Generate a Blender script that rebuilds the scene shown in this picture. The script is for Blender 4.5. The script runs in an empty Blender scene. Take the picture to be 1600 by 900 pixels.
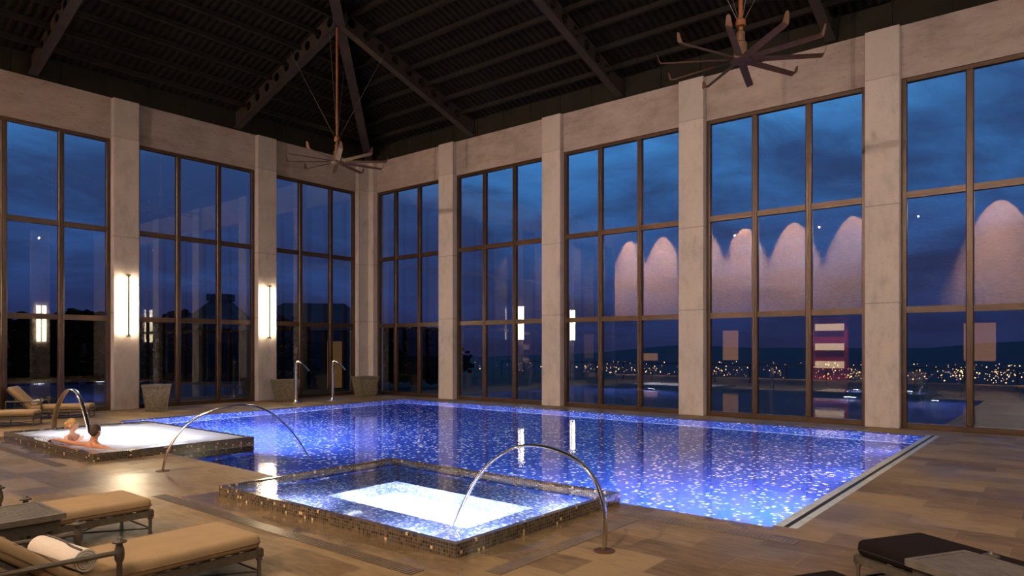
import bpy, bmesh, math, random
from mathutils import Vector, Matrix
random.seed(7)
PI = math.pi
sc = bpy.context.scene
COL = sc.collection

# ------------------------------------------------------------------ camera
F_PX, HY, YAW, EYE = 1078.43, 543.2, 0.6848, 1.9
cd = bpy.data.cameras.new('camera'); cam = bpy.data.objects.new('camera', cd); COL.objects.link(cam)
cam.location = (0, 0, EYE); cam.rotation_euler = (PI / 2, 0, YAW - PI / 2)
cd.sensor_width = 36; cd.lens = 36 * F_PX / 1600; cd.shift_y = (HY - 450) / 1600; cd.clip_end = 20000; cd.clip_start = .05
sc.camera = cam
# ------------------------------------------------------------------ exposure
vs = sc.view_settings
vs.view_transform = 'Standard'; vs.look = 'None'; vs.gamma = 1; vs.use_curve_mapping = False; vs.exposure = 0
cy = sc.cycles
cy.max_bounces = 10; cy.diffuse_bounces = 4; cy.glossy_bounces = 6; cy.transmission_bounces = 8; cy.transparent_max_bounces = 16
cy.caustics_reflective = False; cy.caustics_refractive = False
cy.sample_clamp_indirect = 40; cy.sample_clamp_direct = 0; cy.blur_glossy = .5


# ------------------------------------------------------------------ node helpers
class NT:
    def __init__(s, nt): s.nt = nt; nt.nodes.clear()
    def n(s, typ, _props=None, **inp):
        nd = s.nt.nodes.new(typ)
        for k, v in (_props or {}).items(): setattr(nd, k, v)
        for k, v in inp.items():
            key = int(k[1:]) if k[0] == 'i' and k[1:].isdigit() else k.replace('_', ' ')
            if isinstance(v, bpy.types.Node): v = v.outputs[0]
            if isinstance(v, bpy.types.NodeSocket): s.nt.links.new(v, nd.inputs[key])
            else: nd.inputs[key].default_value = v
        return nd
    def math(s, op, a, b=0., clamp=False):
        return s.n('ShaderNodeMath', {'operation': op, 'use_clamp': clamp}, i0=a, i1=b)
    def vmath(s, op, a, b=(0, 0, 0)):
        return s.n('ShaderNodeVectorMath', {'operation': op}, i0=a, i1=b)
    def ramp(s, fac, stops, interp='LINEAR'):
        r = s.n('ShaderNodeValToRGB', None, i0=fac); cr = r.color_ramp; cr.interpolation = interp
        while len(cr.elements) < len(stops): cr.elements.new(.5)
        for e, (p, c) in zip(cr.elements, stops):
            e.position = p; e.color = (*c, 1) if not isinstance(c, float) else (c, c, c, 1)
        return r
    def mixc(s, fac, a, b, mode='MIX'):
        m = s.nt.nodes.new('ShaderNodeMix'); m.data_type = 'RGBA'; m.blend_type = mode
        for i, v in ((0, fac), (6, a), (7, b)):
            if isinstance(v, bpy.types.Node): v = v.outputs[0]
            if isinstance(v, bpy.types.NodeSocket): s.nt.links.new(v, m.inputs[i])
            else: m.inputs[i].default_value = (*v, 1) if isinstance(v, tuple) and len(v) == 3 else v
        return m.outputs[2]
def m_out(nd): return nd.outputs[0]


def new_mat(name):
    m = bpy.data.materials.new(name); m.use_nodes = True
    return m, NT(m.node_tree)


def out(t, shader): t.n('ShaderNodeOutputMaterial', None, Surface=shader)


def pbr(t, color, rough=.5, metal=0., bump=None, bstr=.3, bdist=.01, spec=.5, **kw):
    b = t.n('ShaderNodeBsdfPrincipled', None, **{'Base_Color': (*color, 1) if isinstance(color, tuple) else color, 'Roughness': rough, 'Metallic': metal, 'Specular_IOR_Level': spec})
    if bump is not None:
        bm_ = t.n('ShaderNodeBump', None, Strength=bstr, Distance=bdist, Height=bump)
        t.nt.links.new(bm_.outputs[0], b.inputs['Normal'])
    out(t, b); return b


def noise(t, vec, scale, detail=3., rough=.5):
    return t.n('ShaderNodeTexNoise', None, Vector=vec, Scale=scale, Detail=detail, Roughness=rough)


def pos(t): return t.n('ShaderNodeNewGeometry').outputs['Position']
def obc(t): return t.n('ShaderNodeTexCoord').outputs['Object']


def plain(name, color, rough=.5, metal=0., var=.15, scale=6., bstr=.15, spec=.5):
    m, t = new_mat(name); v = obc(t)
    nz = noise(t, v, scale, 4.)
    lo = tuple(c * (1 - var) for c in color); hi = tuple(min(1, c * (1 + var)) for c in color)
    pbr(t, t.ramp(nz, [(.3, lo), (.7, hi)]).outputs[0], rough, metal, noise(t, v, scale * 9, 3.).outputs[0], bstr, .004, spec)
    return m


def concrete(name, base, dark, sc_=1.):
    m, t = new_mat(name); v = pos(t)
    a = noise(t, t.vmath('MULTIPLY', v, (.9, .9, .6)).outputs[0], 1.6 * sc_, 6., .6)
    b = noise(t, t.vmath('MULTIPLY', v, (4., 4., 1.8)).outputs[0], 1.4, 5., .6)
    f = t.math('ADD', t.math('MULTIPLY', a, .6), t.math('MULTIPLY', b, .4))
    c = t.ramp(f, [(.30, dark), (.5, base), (.72, tuple(x * 1.12 for x in base))])
    holes = noise(t, v, 26., 2.)
    c2 = t.mixc(t.ramp(holes, [(.67, 0.), (.72, .6)]).outputs[0], c.outputs[0], tuple(x * .7 for x in dark))
    z = t.n('ShaderNodeSeparateXYZ', None, i0=v).outputs[2]
    jn = None
    for zj in (2.96, 5.28, 8.3):
        q = t.math('LESS_THAN', t.math('ABSOLUTE', t.math('SUBTRACT', z, zj)), .012)
        jn = q if jn is None else t.math('MAXIMUM', jn, q)
    c3 = t.mixc(t.math('MULTIPLY', jn, .55), c2, tuple(x * .4 for x in dark))
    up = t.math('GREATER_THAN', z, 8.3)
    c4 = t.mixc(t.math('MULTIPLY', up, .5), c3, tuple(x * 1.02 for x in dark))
    pbr(t, c4, .8, 0., b.outputs[0], .5, .012)
    return m


def lintel_mat():
    m, t = new_mat('lintel_concrete'); v = pos(t)
    a = noise(t, t.vmath('MULTIPLY', v, (.9, .9, 2.2)).outputs[0], 1.3, 6., .6)
    b = noise(t, v, .55, 3.)
    f = t.math('ADD', t.math('MULTIPLY', a, .65), t.math('MULTIPLY', b, .35))
    c = t.ramp(f, [(.30, (.20, .15, .14)), (.5, (.31, .245, .23)), (.72, (.40, .325, .305))])
    holes = noise(t, t.vmath('MULTIPLY', v, (1., 1., 2.5)).outputs[0], 5., 4., .7)
    c2 = t.mixc(t.ramp(holes, [(.6, 0.), (.68, .5)]).outputs[0], c.outputs[0], (.13, .10, .095))
    pbr(t, c2, .85, 0., a.outputs[0], .5, .015)
    return m


def mosaic(name, cols, tile, grout, rough=.12, gfrac=.1, spec=.6, vary=None):
    """glass mosaic: each tile takes one colour; cols = [(threshold, rgb)...]"""
    m, t = new_mat(name)
    v = t.vmath('ADD', pos(t), (.0137, .0093, .0071))
    s = t.vmath('SCALE', v); s.inputs[3].default_value = 1 / tile
    cell = t.vmath('FLOOR', s.outputs[0])
    fr = t.vmath('FRACTION', s.outputs[0])
    w = t.n('ShaderNodeTexWhiteNoise', {'noise_dimensions': '3D'}, Vector=cell.outputs[0])
    c = t.ramp(w.outputs[0], cols, 'CONSTANT')
    nrm = t.n('ShaderNodeNewGeometry').outputs['Normal']
    na = t.vmath('ABSOLUTE', nrm)
    fx = t.n('ShaderNodeSeparateXYZ', None, i0=fr.outputs[0]); fn = t.n('ShaderNodeSeparateXYZ', None, i0=na.outputs[0])
    g = None
    for i in range(3):
        q = t.math('MULTIPLY', t.math('LESS_THAN', fx.outputs[i], gfrac), t.math('LESS_THAN', fn.outputs[i], .7))
        g = q if g is None else t.math('MAXIMUM', g, q)
    c2 = t.mixc(g, c.outputs[0], grout)
    pbr(t, c2, rough, 0., None, spec=spec)
    return m


M = {}
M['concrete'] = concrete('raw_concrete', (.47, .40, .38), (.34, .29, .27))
M['lintel'] = lintel_mat()
M['frame'] = plain('bronze_window_frame', (.058, .028, .011), .38, .3, .2, 3.)
M['steel_beam'] = plain('dark_painted_steel', (.032, .023, .020), .65, 0., .25, 2., spec=.2)
M['fascia'] = plain('dark_steel_fascia', (.014, .012, .008), .7, 0., .2, 1.5, spec=.1)
M['purlin'] = plain('dark_purlin', (.014, .011, .009), .7, 0., .2, spec=.1)
M['fan'] = plain('bronze_fan_blade', (.12, .058, .030), .5, .15, .15)
M['fan_rod'] = plain('rust_brown_rod', (.20, .065, .02), .5, .3, .2)
M['chrome'] = plain('brushed_stainless', (.62, .58, .52), .24, 1., .06, 20., .05)
M['rod'] = plain('bronze_lamp_rod', (.30, .22, .12), .4, .8, .1)
M['grey_metal'] = plain('aged_grey_metal', (.115, .10, .078), .45, .55, .22, 14.)
M['cushion'] = plain('tan_canvas', (.35, .24, .135), .9, 0., .06, 5., .3, .15)
M['seam'] = plain('tan_piping', (.17, .10, .045), .9, 0., .06, 5.)
M['cushion_dark'] = plain('dark_brown_canvas', (.012, .0075, .0075), .9, 0., .1, 5., .3, .08)
M['seam_dark'] = plain('dark_piping', (.006, .0045, .0045), .85)
M['towel'] = plain('white_terry', (.80, .72, .62), .95, 0., .06, 60., .6)
M['stripe'] = plain('dark_towel_stripe', (.10, .085, .08), .95)
M['slat'] = plain('weathered_slats', (.15, .125, .10), .5, .2, .22, 12.)
M['zinc'] = plain('weathered_zinc', (.17, .14, .10), .6, .2, .35, 16., .3, .3)
M['soil'] = plain('dark_soil', (.03, .022, .015), .95, 0., .3, 30., .8)
M['black'] = plain('black_gap', (.010, .009, .008), .6)
M['foliage'] = plain('night_foliage', (.0012, .0015, .0009), .95, 0., .3, 3., .2, .02)
M['bark'] = plain('bark', (.03, .022, .016), .9)
M['thatch'] = plain('dark_thatch', (.006, .006, .007), .95, 0., .4, 3.)
M['outer_wall'] = plain('far_plaster_wall', (.010, .008, .007), .9, 0., .3, 1.)
M['skin'] = plain('tanned_skin', (.50, .20, .09), .5, 0., .06, 8., .05)
M['skin_pale'] = plain('fair_skin', (.76, .44, .28), .5, 0., .05, 8., .05)
M['hair_dark'] = plain('dark_brown_hair', (.050, .024, .012), .6, 0., .4, 60., .8)
M['hair_blond'] = plain('blond_hair', (.55, .30, .10), .6, 0., .35, 60., .8)
M['swim'] = plain('coral_swimwear', (.80, .13, .07), .7)
M['eye'] = plain('eye_white', (.8, .78, .75), .3); M['lip'] = plain('lip', (.45, .13, .10), .5)


def emis(name, col, s):
    m, t = new_mat(name); out(t, t.n('ShaderNodeEmission', None, Color=(*col, 1), Strength=s)); return m


M['tube'] = emis('warm_tube_light', (1, .80, .50), 20.)
M['uw_lamp'] = emis('pool_lamp_lens', (.85, .92, 1), 40.)
M['can_lamp'] = emis('downlight_lens', (1, .72, .42), 12.)
M['city'] = emis('city_lamp', (1, .46, .15), 7.)
M['shelf_light'] = emis('shelf_light', (1, .66, .38), 3.2)
M['glow_patch'] = emis('wall_glow_patch', (1, .44, .16), 1.1)  # emission stands in for lamplight on the gallery wall
M['reflect_glow'] = emis('warm_reflection', (1, .48, .14), .09)


def glass_mat():
    m, t = new_mat('window_glass')
    gn = t.n('ShaderNodeNewGeometry'); v = gn.outputs['Position']
    dt = t.n('ShaderNodeVectorMath', {'operation': 'DOT_PRODUCT'}, i0=gn.outputs['Normal'], i1=gn.outputs['Incoming'])
    cs = t.math('ABSOLUTE', dt.outputs['Value'])
    f = t.math('ADD', .075, t.math('MULTIPLY', .925, t.math('POWER', t.math('SUBTRACT', 1., cs), 5.)), True)
    g = t.n('ShaderNodeBsdfGlossy', None, Color=(1, 1, 1, 1), Roughness=.0)
    tr = t.n('ShaderNodeBsdfTransparent', None, Color=(.93, .95, .97, 1))
    out(t, t.n('ShaderNodeMixShader', None, i0=f, i1=tr, i2=g))
    return m


M['glass'] = glass_mat()


def water_mat(name, tint, bs=.12, scale=1.6):
    m, t = new_mat(name); v = pos(t)
    w = t.math('ADD', noise(t, v, scale, 2.), t.math('MULTIPLY', noise(t, v, scale * 6, 2.), .25))
    b = t.n('ShaderNodeBump', None, Strength=bs, Distance=.02, Height=w)
    g = t.n('ShaderNodeBsdfGlass', None, Color=(*tint, 1), Roughness=0., IOR=1.33, Normal=b)
    out(t, g)
    return m


M['water'] = water_mat('pool_water_surface', (.93, .97, 1.))
M['tub_water'] = water_mat('tub_water_surface', (.96, .98, 1.), .25, 3.)


def foam_mat():
    m, t = new_mat('bubbling_foam'); v = pos(t)
    s = t.n('ShaderNodeSeparateXYZ', None, i0=v)
    # foam is thick over the jets and breaks up towards the left near corner of the tub
    dx = t.math('DIVIDE', t.math('SUBTRACT', s.outputs[0], 6.15), 1.65)
    dy = t.math('DIVIDE', t.math('SUBTRACT', s.outputs[1], 14.9), 2.6)
    r = t.math('MAXIMUM', t.math('ABSOLUTE', dx), t.math('ABSOLUTE', dy))
    r2 = t.math('ADD', r, t.math('MULTIPLY', t.math('SUBTRACT', noise(t, v, 2.5, 4.), .5), .55))
    f = t.ramp(r2, [(.72, 1.), (1.0, .0)])
    d = t.n('ShaderNodeBsdfDiffuse', None, Color=(.9, .92, .95, 1))
    tl = t.n('ShaderNodeBsdfTranslucent', None, Color=(.95, .97, 1, 1))
    mx = t.n('ShaderNodeMixShader', None, i0=.62, i1=d, i2=tl)
    b = t.n('ShaderNodeBump', None, Strength=.2, Distance=.02, Height=noise(t, v, 3., 3.))
    g = t.n('ShaderNodeBsdfGlass', None, Color=(.95, .97, 1, 1), Roughness=.02, IOR=1.33, Normal=b)
    out(t, t.n('ShaderNodeMixShader', None, i0=f, i1=g, i2=mx))
    return m


M['foam'] = foam_mat()
M['pool_tile'] = mosaic('blue_glass_mosaic', [(0, (.010, .040, .26)), (.22, (.035, .075, .40)), (.45, (.014, .055, .32)), (.60, (.030, .085, .44)), (.74, (.07, .055, .42)), (.86, (.30, .36, .80)), (.92, (.98, .96, 1.))], .05, (.02, .04, .20), gfrac=.09)
M['tub_tile'] = mosaic('blue_white_mosaic', [(0, (.05, .09, .36)), (.3, (.16, .22, .55)), (.55, (.36, .42, .70)), (.75, (.10, .16, .46)), (.88, (.80, .84, .95))], .03, (.22, .24, .38), gfrac=.1)
M['tub_floor'] = mosaic('glare_white_mosaic', [(0, (.75, .78, .85)), (.5, (.85, .88, .95)), (.8, (.68, .74, .88))], .03, (.55, .58, .68))  # floor coloured white to carry the overexposed lamp glare
M['rim_tile'] = mosaic('dark_rim_mosaic', [(0, (.030, .022, .016)), (.25, (.075, .05, .03)), (.5, (.045, .035, .028)), (.72, (.11, .075, .045)), (.88, (.05, .05, .06)), (.955, (.60, .44, .22))], .034, (.16, .125, .085), rough=.15, gfrac=.14)
M['pale_line'] = plain('pale_strip', (.62, .70, .85), .3)
M['trough'] = plain('sky_sheen_coping', (.50, .54, .52), .2, 0., .12, 5., .1, .7)  # pale tone paints the sky mirrored in the overflow water


def floor_mat():
    m, t = new_mat('brown_stone_tiles'); v = pos(t)
    br = t.n('ShaderNodeTexBrick', {'offset': .5, 'squash': 1.}, Vector=t.n('ShaderNodeVectorRotate', {'rotation_type': 'Z_AXIS'}, Vector=v, Angle=PI / 2), Color1=(0, 0, 0, 1), Color2=(1, 1, 1, 1), Mortar=(.5, .5, .5, 1), Scale=1., Mortar_Size=.006, Mortar_Smooth=.1, Bias=0., Brick_Width=.95, Row_Height=.475)
    per = br.outputs[0]
    st = noise(t, t.vmath('MULTIPLY', v, (9., 2.2, 1.)).outputs[0], 1.5, 7., .66)
    bl = noise(t, v, .45, 4., .6)
    f = t.math('ADD', t.math('ADD', t.math('MULTIPLY', per, .27), t.math('MULTIPLY', st, .63)), t.math('MULTIPLY', bl, .35))
    c = t.ramp(f, [(.38, (.070, .042, .019)), (.56, (.150, .093, .042)), (.76, (.26, .175, .086))])
    c2 = t.mixc(t.math('MULTIPLY', br.outputs[1], .5), c.outputs[0], (.24, .175, .11))
    # splashed water around the tubs and along the pool edge
    s = t.n('ShaderNodeSeparateXYZ', None, i0=v)
    def boxd(cx, cy_, hx, hy):
        ax = t.math('SUBTRACT', t.math('ABSOLUTE', t.math('SUBTRACT', s.outputs[0], cx)), hx)
        ay = t.math('SUBTRACT', t.math('ABSOLUTE', t.math('SUBTRACT', s.outputs[1], cy_)), hy)
        return t.math('MAXIMUM', ax, ay)
    d = t.math('MINIMUM', t.math('MINIMUM', boxd(5.93, 6.4, 1.45, 2.1), boxd(5.93, 15.1, 1.45, 2.4)), boxd(12.27, 10.8, 4.7, 8.1))
    wn = noise(t, v, .9, 4., .6)
    wet = t.ramp(t.math('ADD', t.math('MULTIPLY', d, -.8), t.math('MULTIPLY', wn, 1.1)), [(.24, 0.), (.44, 1.)])
    damp = t.ramp(noise(t, t.vmath('ADD', v, (13, 5, 0)).outputs[0], .33, 4., .6), [(.5, 0.), (.62, .45)])
    w2 = t.math('MAXIMUM', wet, damp)
    c3 = t.mixc(t.math('MULTIPLY', w2, .45), c2, (.075, .052, .032))
    rg = t.ramp(w2, [(0., .50), (1., .12)])
    hb = t.math('MULTIPLY', t.math('SUBTRACT', 1., wet), st)
    sp = t.ramp(w2, [(0., .22), (1., .6)])
    b = pbr(t, c3, rg.outputs[0], 0., t.math('SUBTRACT', hb, t.math('MULTIPLY', br.outputs[1], .8)), .35, .006, sp.outputs[0])
    return m


M['floor'] = floor_mat()


def stone_wall_mat():
    m, t = new_mat('rough_stacked_stone'); v = pos(t)
    st = noise(t, t.vmath('MULTIPLY', v, (3., 3., 16.)).outputs[0], 1.3, 6., .7)
    c = t.ramp(st, [(.3, (.20, .15, .11)), (.6, (.55, .43, .32))])
    pbr(t, c.outputs[0], .9, 0., st.outputs[0], 1., .10)
    return m


M['stone'] = stone_wall_mat()


def tile_roof_mat():
    m, t = new_mat('barrel_tile_underside'); v = obc(t)
    s = t.n('ShaderNodeSeparateXYZ', None, i0=v)
    a = t.math('ABSOLUTE', t.math('SINE', t.math('MULTIPLY', s.outputs[0], PI / .22)))
    b = t.math('FRACT', t.math('MULTIPLY', s.outputs[1], 1 / .4))
    h = t.math('ADD', a, t.math('MULTIPLY', b, .8))
    nz = noise(t, v, 4., 4.)
    c = t.ramp(t.math('ADD', t.math('MULTIPLY', h, .5), t.math('MULTIPLY', nz, .6)), [(.35, (.0012, .001, .0008)), (.9, (.013, .010, .0075))])
    pbr(t, c.outputs[0], .8, 0., h, 1., .08, spec=.08)
    return m


M['roof_tile'] = tile_roof_mat()
M['ground'] = plain('night_grass', (.020, .021, .009), .95, 0., .5, 1.5, .8, .1)
M['terrace'] = plain('outdoor_terrace', (.030, .023, .017), .8, 0., .3, 1.2, .2, .2)
M['hill'] = plain('far_hills', (.016, .018, .030), 1., 0., .3, .01)
M['rail'] = plain('outdoor_rail', (.02, .018, .016), .5, .5)

# ------------------------------------------------------------------ world: dusk sky with cloud bands
w = bpy.data.worlds.new('dusk_sky'); sc.world = w; w.use_nodes = True
t = NT(w.node_tree)
d = t.n('ShaderNodeTexCoord').outputs['Generated']
s = t.n('ShaderNodeSeparateXYZ', None, i0=d)
z = s.outputs[2]
zc = t.math('MAXIMUM', z, .0)
grad = t.ramp(zc, [(0., (.014, .019, .062)), (.06, (.018, .032, .11)), (.16, (.026, .075, .22)), (.27, (.040, .165, .41)), (.40, (.075, .29, .62)), (.7, (.05, .18, .45))])
pl = t.n('ShaderNodeCombineXYZ', None, i0=t.math('DIVIDE', s.outputs[0], t.math('ADD', zc, .16)), i1=t.math('DIVIDE', s.outputs[1], t.math('ADD', zc, .16)), i2=0.)
wv = t.vmath('ADD', pl.outputs[0], noise(t, pl.outputs[0], .9, 3.).outputs[1])
c1 = noise(t, t.vmath('MULTIPLY', wv.outputs[0], (.8, 1.1, 1.)).outputs[0], .95, 7., .56)
cm = t.ramp(c1, [(.44, 0.), (.57, 1.)])
c2 = noise(t, t.vmath('MULTIPLY', d, (2.0, 2.0, 9.)).outputs[0], 1.5, 5., .55)
cm2 = t.ramp(c2, [(.44, 0.), (.6, .85)])
lowband = t.ramp(zc, [(0., 1.), (.25, .7), (.4, .0)])
dark = t.ramp(zc, [(0., (.012, .013, .042)), (.15, (.016, .026, .080)), (.4, (.028, .070, .19))])
k1 = t.mixc(t.math('MULTIPLY', cm, .9), grad.outputs[0], dark.outputs[0])
k3 = t.mixc(t.math('MULTIPLY', cm2, lowband), k1, dark.outputs[0])
t.n('ShaderNodeOutputWorld', None, Surface=t.n('ShaderNodeBackground', None, Color=k3, Strength=1.5))


# ------------------------------------------------------------------ lights
def lamp(kind, name, loc, energy, col, target=None, size=.5, sizey=None, spot=None, blend=.6, shape=None):
    l = bpy.data.lights.new(name, kind); l.energy = energy; l.color = col
    o = bpy.data.objects.new(name, l); COL.objects.link(o); o.location = loc
    if kind == 'AREA':
        l.shape = shape or ('RECTANGLE' if sizey else 'DISK'); l.size = size
        if sizey: l.size_y = sizey
    elif kind == 'SPOT':
        l.spot_size = math.radians(spot); l.spot_blend = blend; l.shadow_soft_size = size
    else: l.shadow_soft_size = size
    if target is not None:
        o.rotation_euler = (Vector(target) - Vector(loc)).to_track_quat('-Z', 'Y').to_euler()
    return o


WARM = (1, .72, .46); SOFT = (1, .83, .69)
# spotlights high on the two stone walls behind the camera, thrown across the hall
for y in (-3.5, 1.5, 6.5, 11.5, 16.5):
    lamp('SPOT', 'hall_spot', (-5.2, y, 8.9), 2900, SOFT, (15, y + 1, 1.6), .02, spot=82, blend=.8)
for x in (0., 5., 10., 15.):
    lamp('SPOT', 'hall_spot', (x, -5.6, 8.9), 900, SOFT, (x, 17, 1.8), .02, spot=78, blend=.8)
# unseen warm spots added to brighten the deck
lamp('SPOT', 'deck_fill', (2.0, 10.5, 9.2), 1200, WARM, (3.0, 8.8, 0), .25, spot=75, blend=.9)
lamp('SPOT', 'deck_fill', (3.6, 19.5, 9.2), 1300, WARM, (4.6, 18.5, 0), .25, spot=70, blend=.9)
lamp('SPOT', 'deck_fill', (-1., 3.0, 9.2), 1100, WARM, (3.5, 4.5, 0), .25, spot=80, blend=.9)
lamp('SPOT', 'deck_fill', (8, -4.5, 8.9), 1500, WARM, (10.5, 0, 0), .25, spot=80, blend=.9)
# grazing downlights on the rough stone wall (seen mirrored in the window glass)
SPOT_Y = (3.0, 9.9, 13.2, 16.2, 18.8, 21.9, 24.4, 26.8, 31.0)
for y, e in zip(SPOT_Y, (16000, 9000, 10000, 7000, 6500, 8000, 6500, 7500, 9000)):
    lamp('SPOT', 'wall_washer', (-5.35, y, 10.0), e * 2.2, (1, .62, .34), (-6.1, y, 8.2), .03, spot=64, blend=1.)


# ------------------------------------------------------------------ mesh helpers
def link(name, bm, mat, parent=None, smooth=False, loc=None, rot=None):
    me = bpy.data.meshes.new(name); bm.normal_update(); bm.to_mesh(me); bm.free()
    if mat: me.materials.append(mat)
    if smooth:
        for p in me.polygons: p.use_smooth = True
        if smooth == 'auto':
            me.set_sharp_from_angle(angle=math.radians(38))
    o = bpy.data.objects.new(name, me); COL.objects.link(o)
    if parent: o.parent = parent
    if loc: o.location = loc
    if rot: o.rotation_euler = rot
    return o


def empty(name, loc=(0, 0, 0), rz=0.):
    o = bpy.data.objects.new(name, None); COL.objects.link(o); o.location = loc; o.rotation_euler = (0, 0, rz); o.empty_display_size = .2
    return o


def tag(o, label=None, cat=None, group=None, kind=None):
    if label: o['label'] = label
    if cat: o['category'] = cat
    if group: o['group'] = group
    if kind: o['kind'] = kind
    return o


def box(bm, x0, x1, y0, y1, z0, z1, skip=()):
    v = [bm.verts.new((x, y, zz)) for zz in (z0, z1) for y in (y0, y1) for x in (x0, x1)]
    fs = {'bottom': (0, 2, 3, 1), 'top': (4, 5, 7, 6), 'front': (0, 1, 5, 4), 'back': (2, 6, 7, 3), 'left': (0, 4, 6, 2), 'right': (1, 3, 7, 5)}
    for k, f in fs.items():
        if k not in skip: bm.faces.new([v[i] for i in f])
    return v


def B(*boxes):
    bm = bmesh.new()
    for b in boxes: box(bm, *b)
    return bm


def bevel_all(bm, r, seg=2):
    bmesh.ops.bevel(bm, geom=bm.edges[:] + bm.verts[:], offset=r, segments=seg, affect='EDGES', profile=.5)


def tube(bm, pts, r, n=10, caps=True, flat=None, up=Vector((0, 0, 1))):
    """swept tube; r scalar or list; flat=(a,b) makes an elliptical ribbon a across, b thick"""
    pts = [Vector(p) for p in pts]; rings = []
    prev = None
    for i, p in enumerate(pts):
        a = pts[max(0, i - 1)]; b = pts[min(len(pts) - 1, i + 1)]
        tdir = (b - a).normalized()
        if flat is not None: s_ = Vector(flat[2]).normalized()
        else:
            if prev is None: s_ = tdir.orthogonal().normalized()
            else: s_ = (prev - tdir * prev.dot(tdir)).normalized()
            prev = s_
        u = tdir.cross(s_).normalized()
        rr = r[i] if isinstance(r, (list, tuple)) else r
        ra, rb = (rr * flat[0], rr * flat[1]) if flat is not None else (rr, rr)
        rings.append([bm.verts.new(p + s_ * (ra * math.cos(2 * PI * k / n)) + u * (rb * math.sin(2 * PI * k / n))) for k in range(n)])
    for i in range(len(rings) - 1):
        for k in range(n):
            bm.faces.new((rings[i][k], rings[i][(k + 1) % n], rings[i + 1][(k + 1) % n], rings[i + 1][k]))
    if caps:
        bm.faces.new(list(reversed(rings[0]))); bm.faces.new(rings[-1])


def lathe(bm, prof, n=20, c=(0, 0, 0)):
    rings = []
    for r, zz in prof:
        rings.append([bm.verts.new((c[0] + r * math.cos(2 * PI * k / n), c[1] + r * math.sin(2 * PI * k / n), c[2] + zz)) for k in range(n)])
    for i in range(len(rings) - 1):
        for k in range(n):
            bm.faces.new((rings[i][k], rings[i][(k + 1) % n], rings[i + 1][(k + 1) % n], rings[i + 1][k]))
    bm.faces.new(list(reversed(rings[0]))); bm.faces.new(rings[-1])


def catmull(P, n=6):
    P = [Vector(p) for p in P]; Q = [P[0] * 2 - P[1]] + P + [P[-1] * 2 - P[-2]]; o = []
    for i in range(1, len(Q) - 2):
        for j in range(n):
            u = j / n
            o.append(.5 * ((2 * Q[i]) + (-Q[i - 1] + Q[i + 1]) * u + (2 * Q[i - 1] - 5 * Q[i] + 4 * Q[i + 1] - Q[i + 2]) * u * u + (-Q[i - 1] + 3 * Q[i] - 3 * Q[i + 1] + Q[i + 2]) * u ** 3))
    o.append(P[-1]); return o


def prism(bm, poly, ext):
    """poly: list of Vectors (planar), extruded by vector ext"""
    a = [bm.verts.new(p) for p in poly]; b = [bm.verts.new(Vector(p) + ext) for p in poly]
    bm.faces.new(a); bm.faces.new(list(reversed(b)))
    n = len(a)
    for i in range(n): bm.faces.new((a[i], b[i], b[(i + 1) % n], a[(i + 1) % n]))
    bmesh.ops.recalc_face_normals(bm, faces=bm.faces[:])


def copy_tree(o, parent=None):
    c = o.copy(); COL.objects.link(c); c.parent = parent
    for ch in [q for q in bpy.data.objects if q.parent == o]: copy_tree(ch, c)
    return c


def struct(o): o['kind'] = 'structure'; return o


# ------------------------------------------------------------------ dimensions
XC, YC = 18.22, 22.49           # front faces of the pillars
XW, YW = 18.41, 22.68           # inner face of lintels / glazing
XB, YB = -6.1, -6.3             # walls behind the camera
PY = [3.56, 8.39, 13.25, 18.06]; PYm = -1.27
PX = [4.15, 8.90, 13.65]; PXm = -.6
HB, HT = 8.24, 9.49

# ---- deck with the pool and tub openings
xs = [XB, 4.49, 5.70, 7.38, 17.16, XW + .35]
ys = [YB, 2.50, 4.32, 8.53, 12.65, 17.50, 19.15, YW + .35]
bm = bmesh.new()
for i in range(len(xs) - 1):
    for j in range(len(ys) - 1):
        x0, x1, y0, y1 = xs[i], xs[i + 1], ys[j], ys[j + 1]
        cx, cyy = (x0 + x1) / 2, (y0 + y1) / 2
        if 7.38 < cx < 17.16 and 2.5 < cyy < 19.15: continue
        if 5.70 < cx < 7.38 and 8.53 < cyy < 12.65: continue
        if 4.49 < cx < 7.38 and (4.32 < cyy < 8.53 or 12.65 < cyy < 17.5): continue
        box(bm, x0, x1, y0, y1, -.25, 0)
bmesh.ops.remove_doubles(bm, verts=bm.verts[:], dist=1e-4)
struct(link('floor', bm, M['floor']))
bm = B((XB, 4.2, 22.9, 34, -.25, 0)); struct(link('floor_annex', bm, M['floor']))

# ---- pool
PD = -1.35
pool = empty('swimming_pool', (11, 11, 0)); struct(pool); T = Matrix.Translation((-11, -11, 0))
def plink(name, bm, mat, **k):
    bm.transform(T); return link(name, bm, mat, pool, **k)
bm = B((5.55, 17.4, 2.3, 19.4, PD - .2, PD))
plink('basin_floor', bm, M['pool_tile'])
bm = B((17.16, 17.4, 2.3, 19.4, PD, -.25), (7.3, 17.16, 19.15, 19.4, PD, -.25), (7.20, 17.16, 2.3, 2.5, PD, -.25),
       (7.2, 7.38, 2.5, 8.53, PD, -.25), (7.2, 7.38, 12.65, 19.15, PD, -.25), (5.5, 5.7, 8.4, 12.8, PD, -.25), (5.7, 7.2, 8.33, 8.53, PD, -.25), (5.7, 7.2, 12.65, 12.85, PD, -.25))
plink('basin_wall', bm, M['pool_tile'])
bm = B((17.13, 17.19, 2.47, 19.18, -.25, -.004), (7.38, 17.13, 19.12, 19.18, -.25, -.004), (7.38, 17.13, 2.47, 2.50, -.25, -.004),
       (7.35, 7.41, 17.52, 19.12, -.25, -.004), (7.35, 7.41, 2.5, 4.3, -.25, -.004), (5.67, 5.73, 8.55, 12.63, -.25, -.004))
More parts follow.
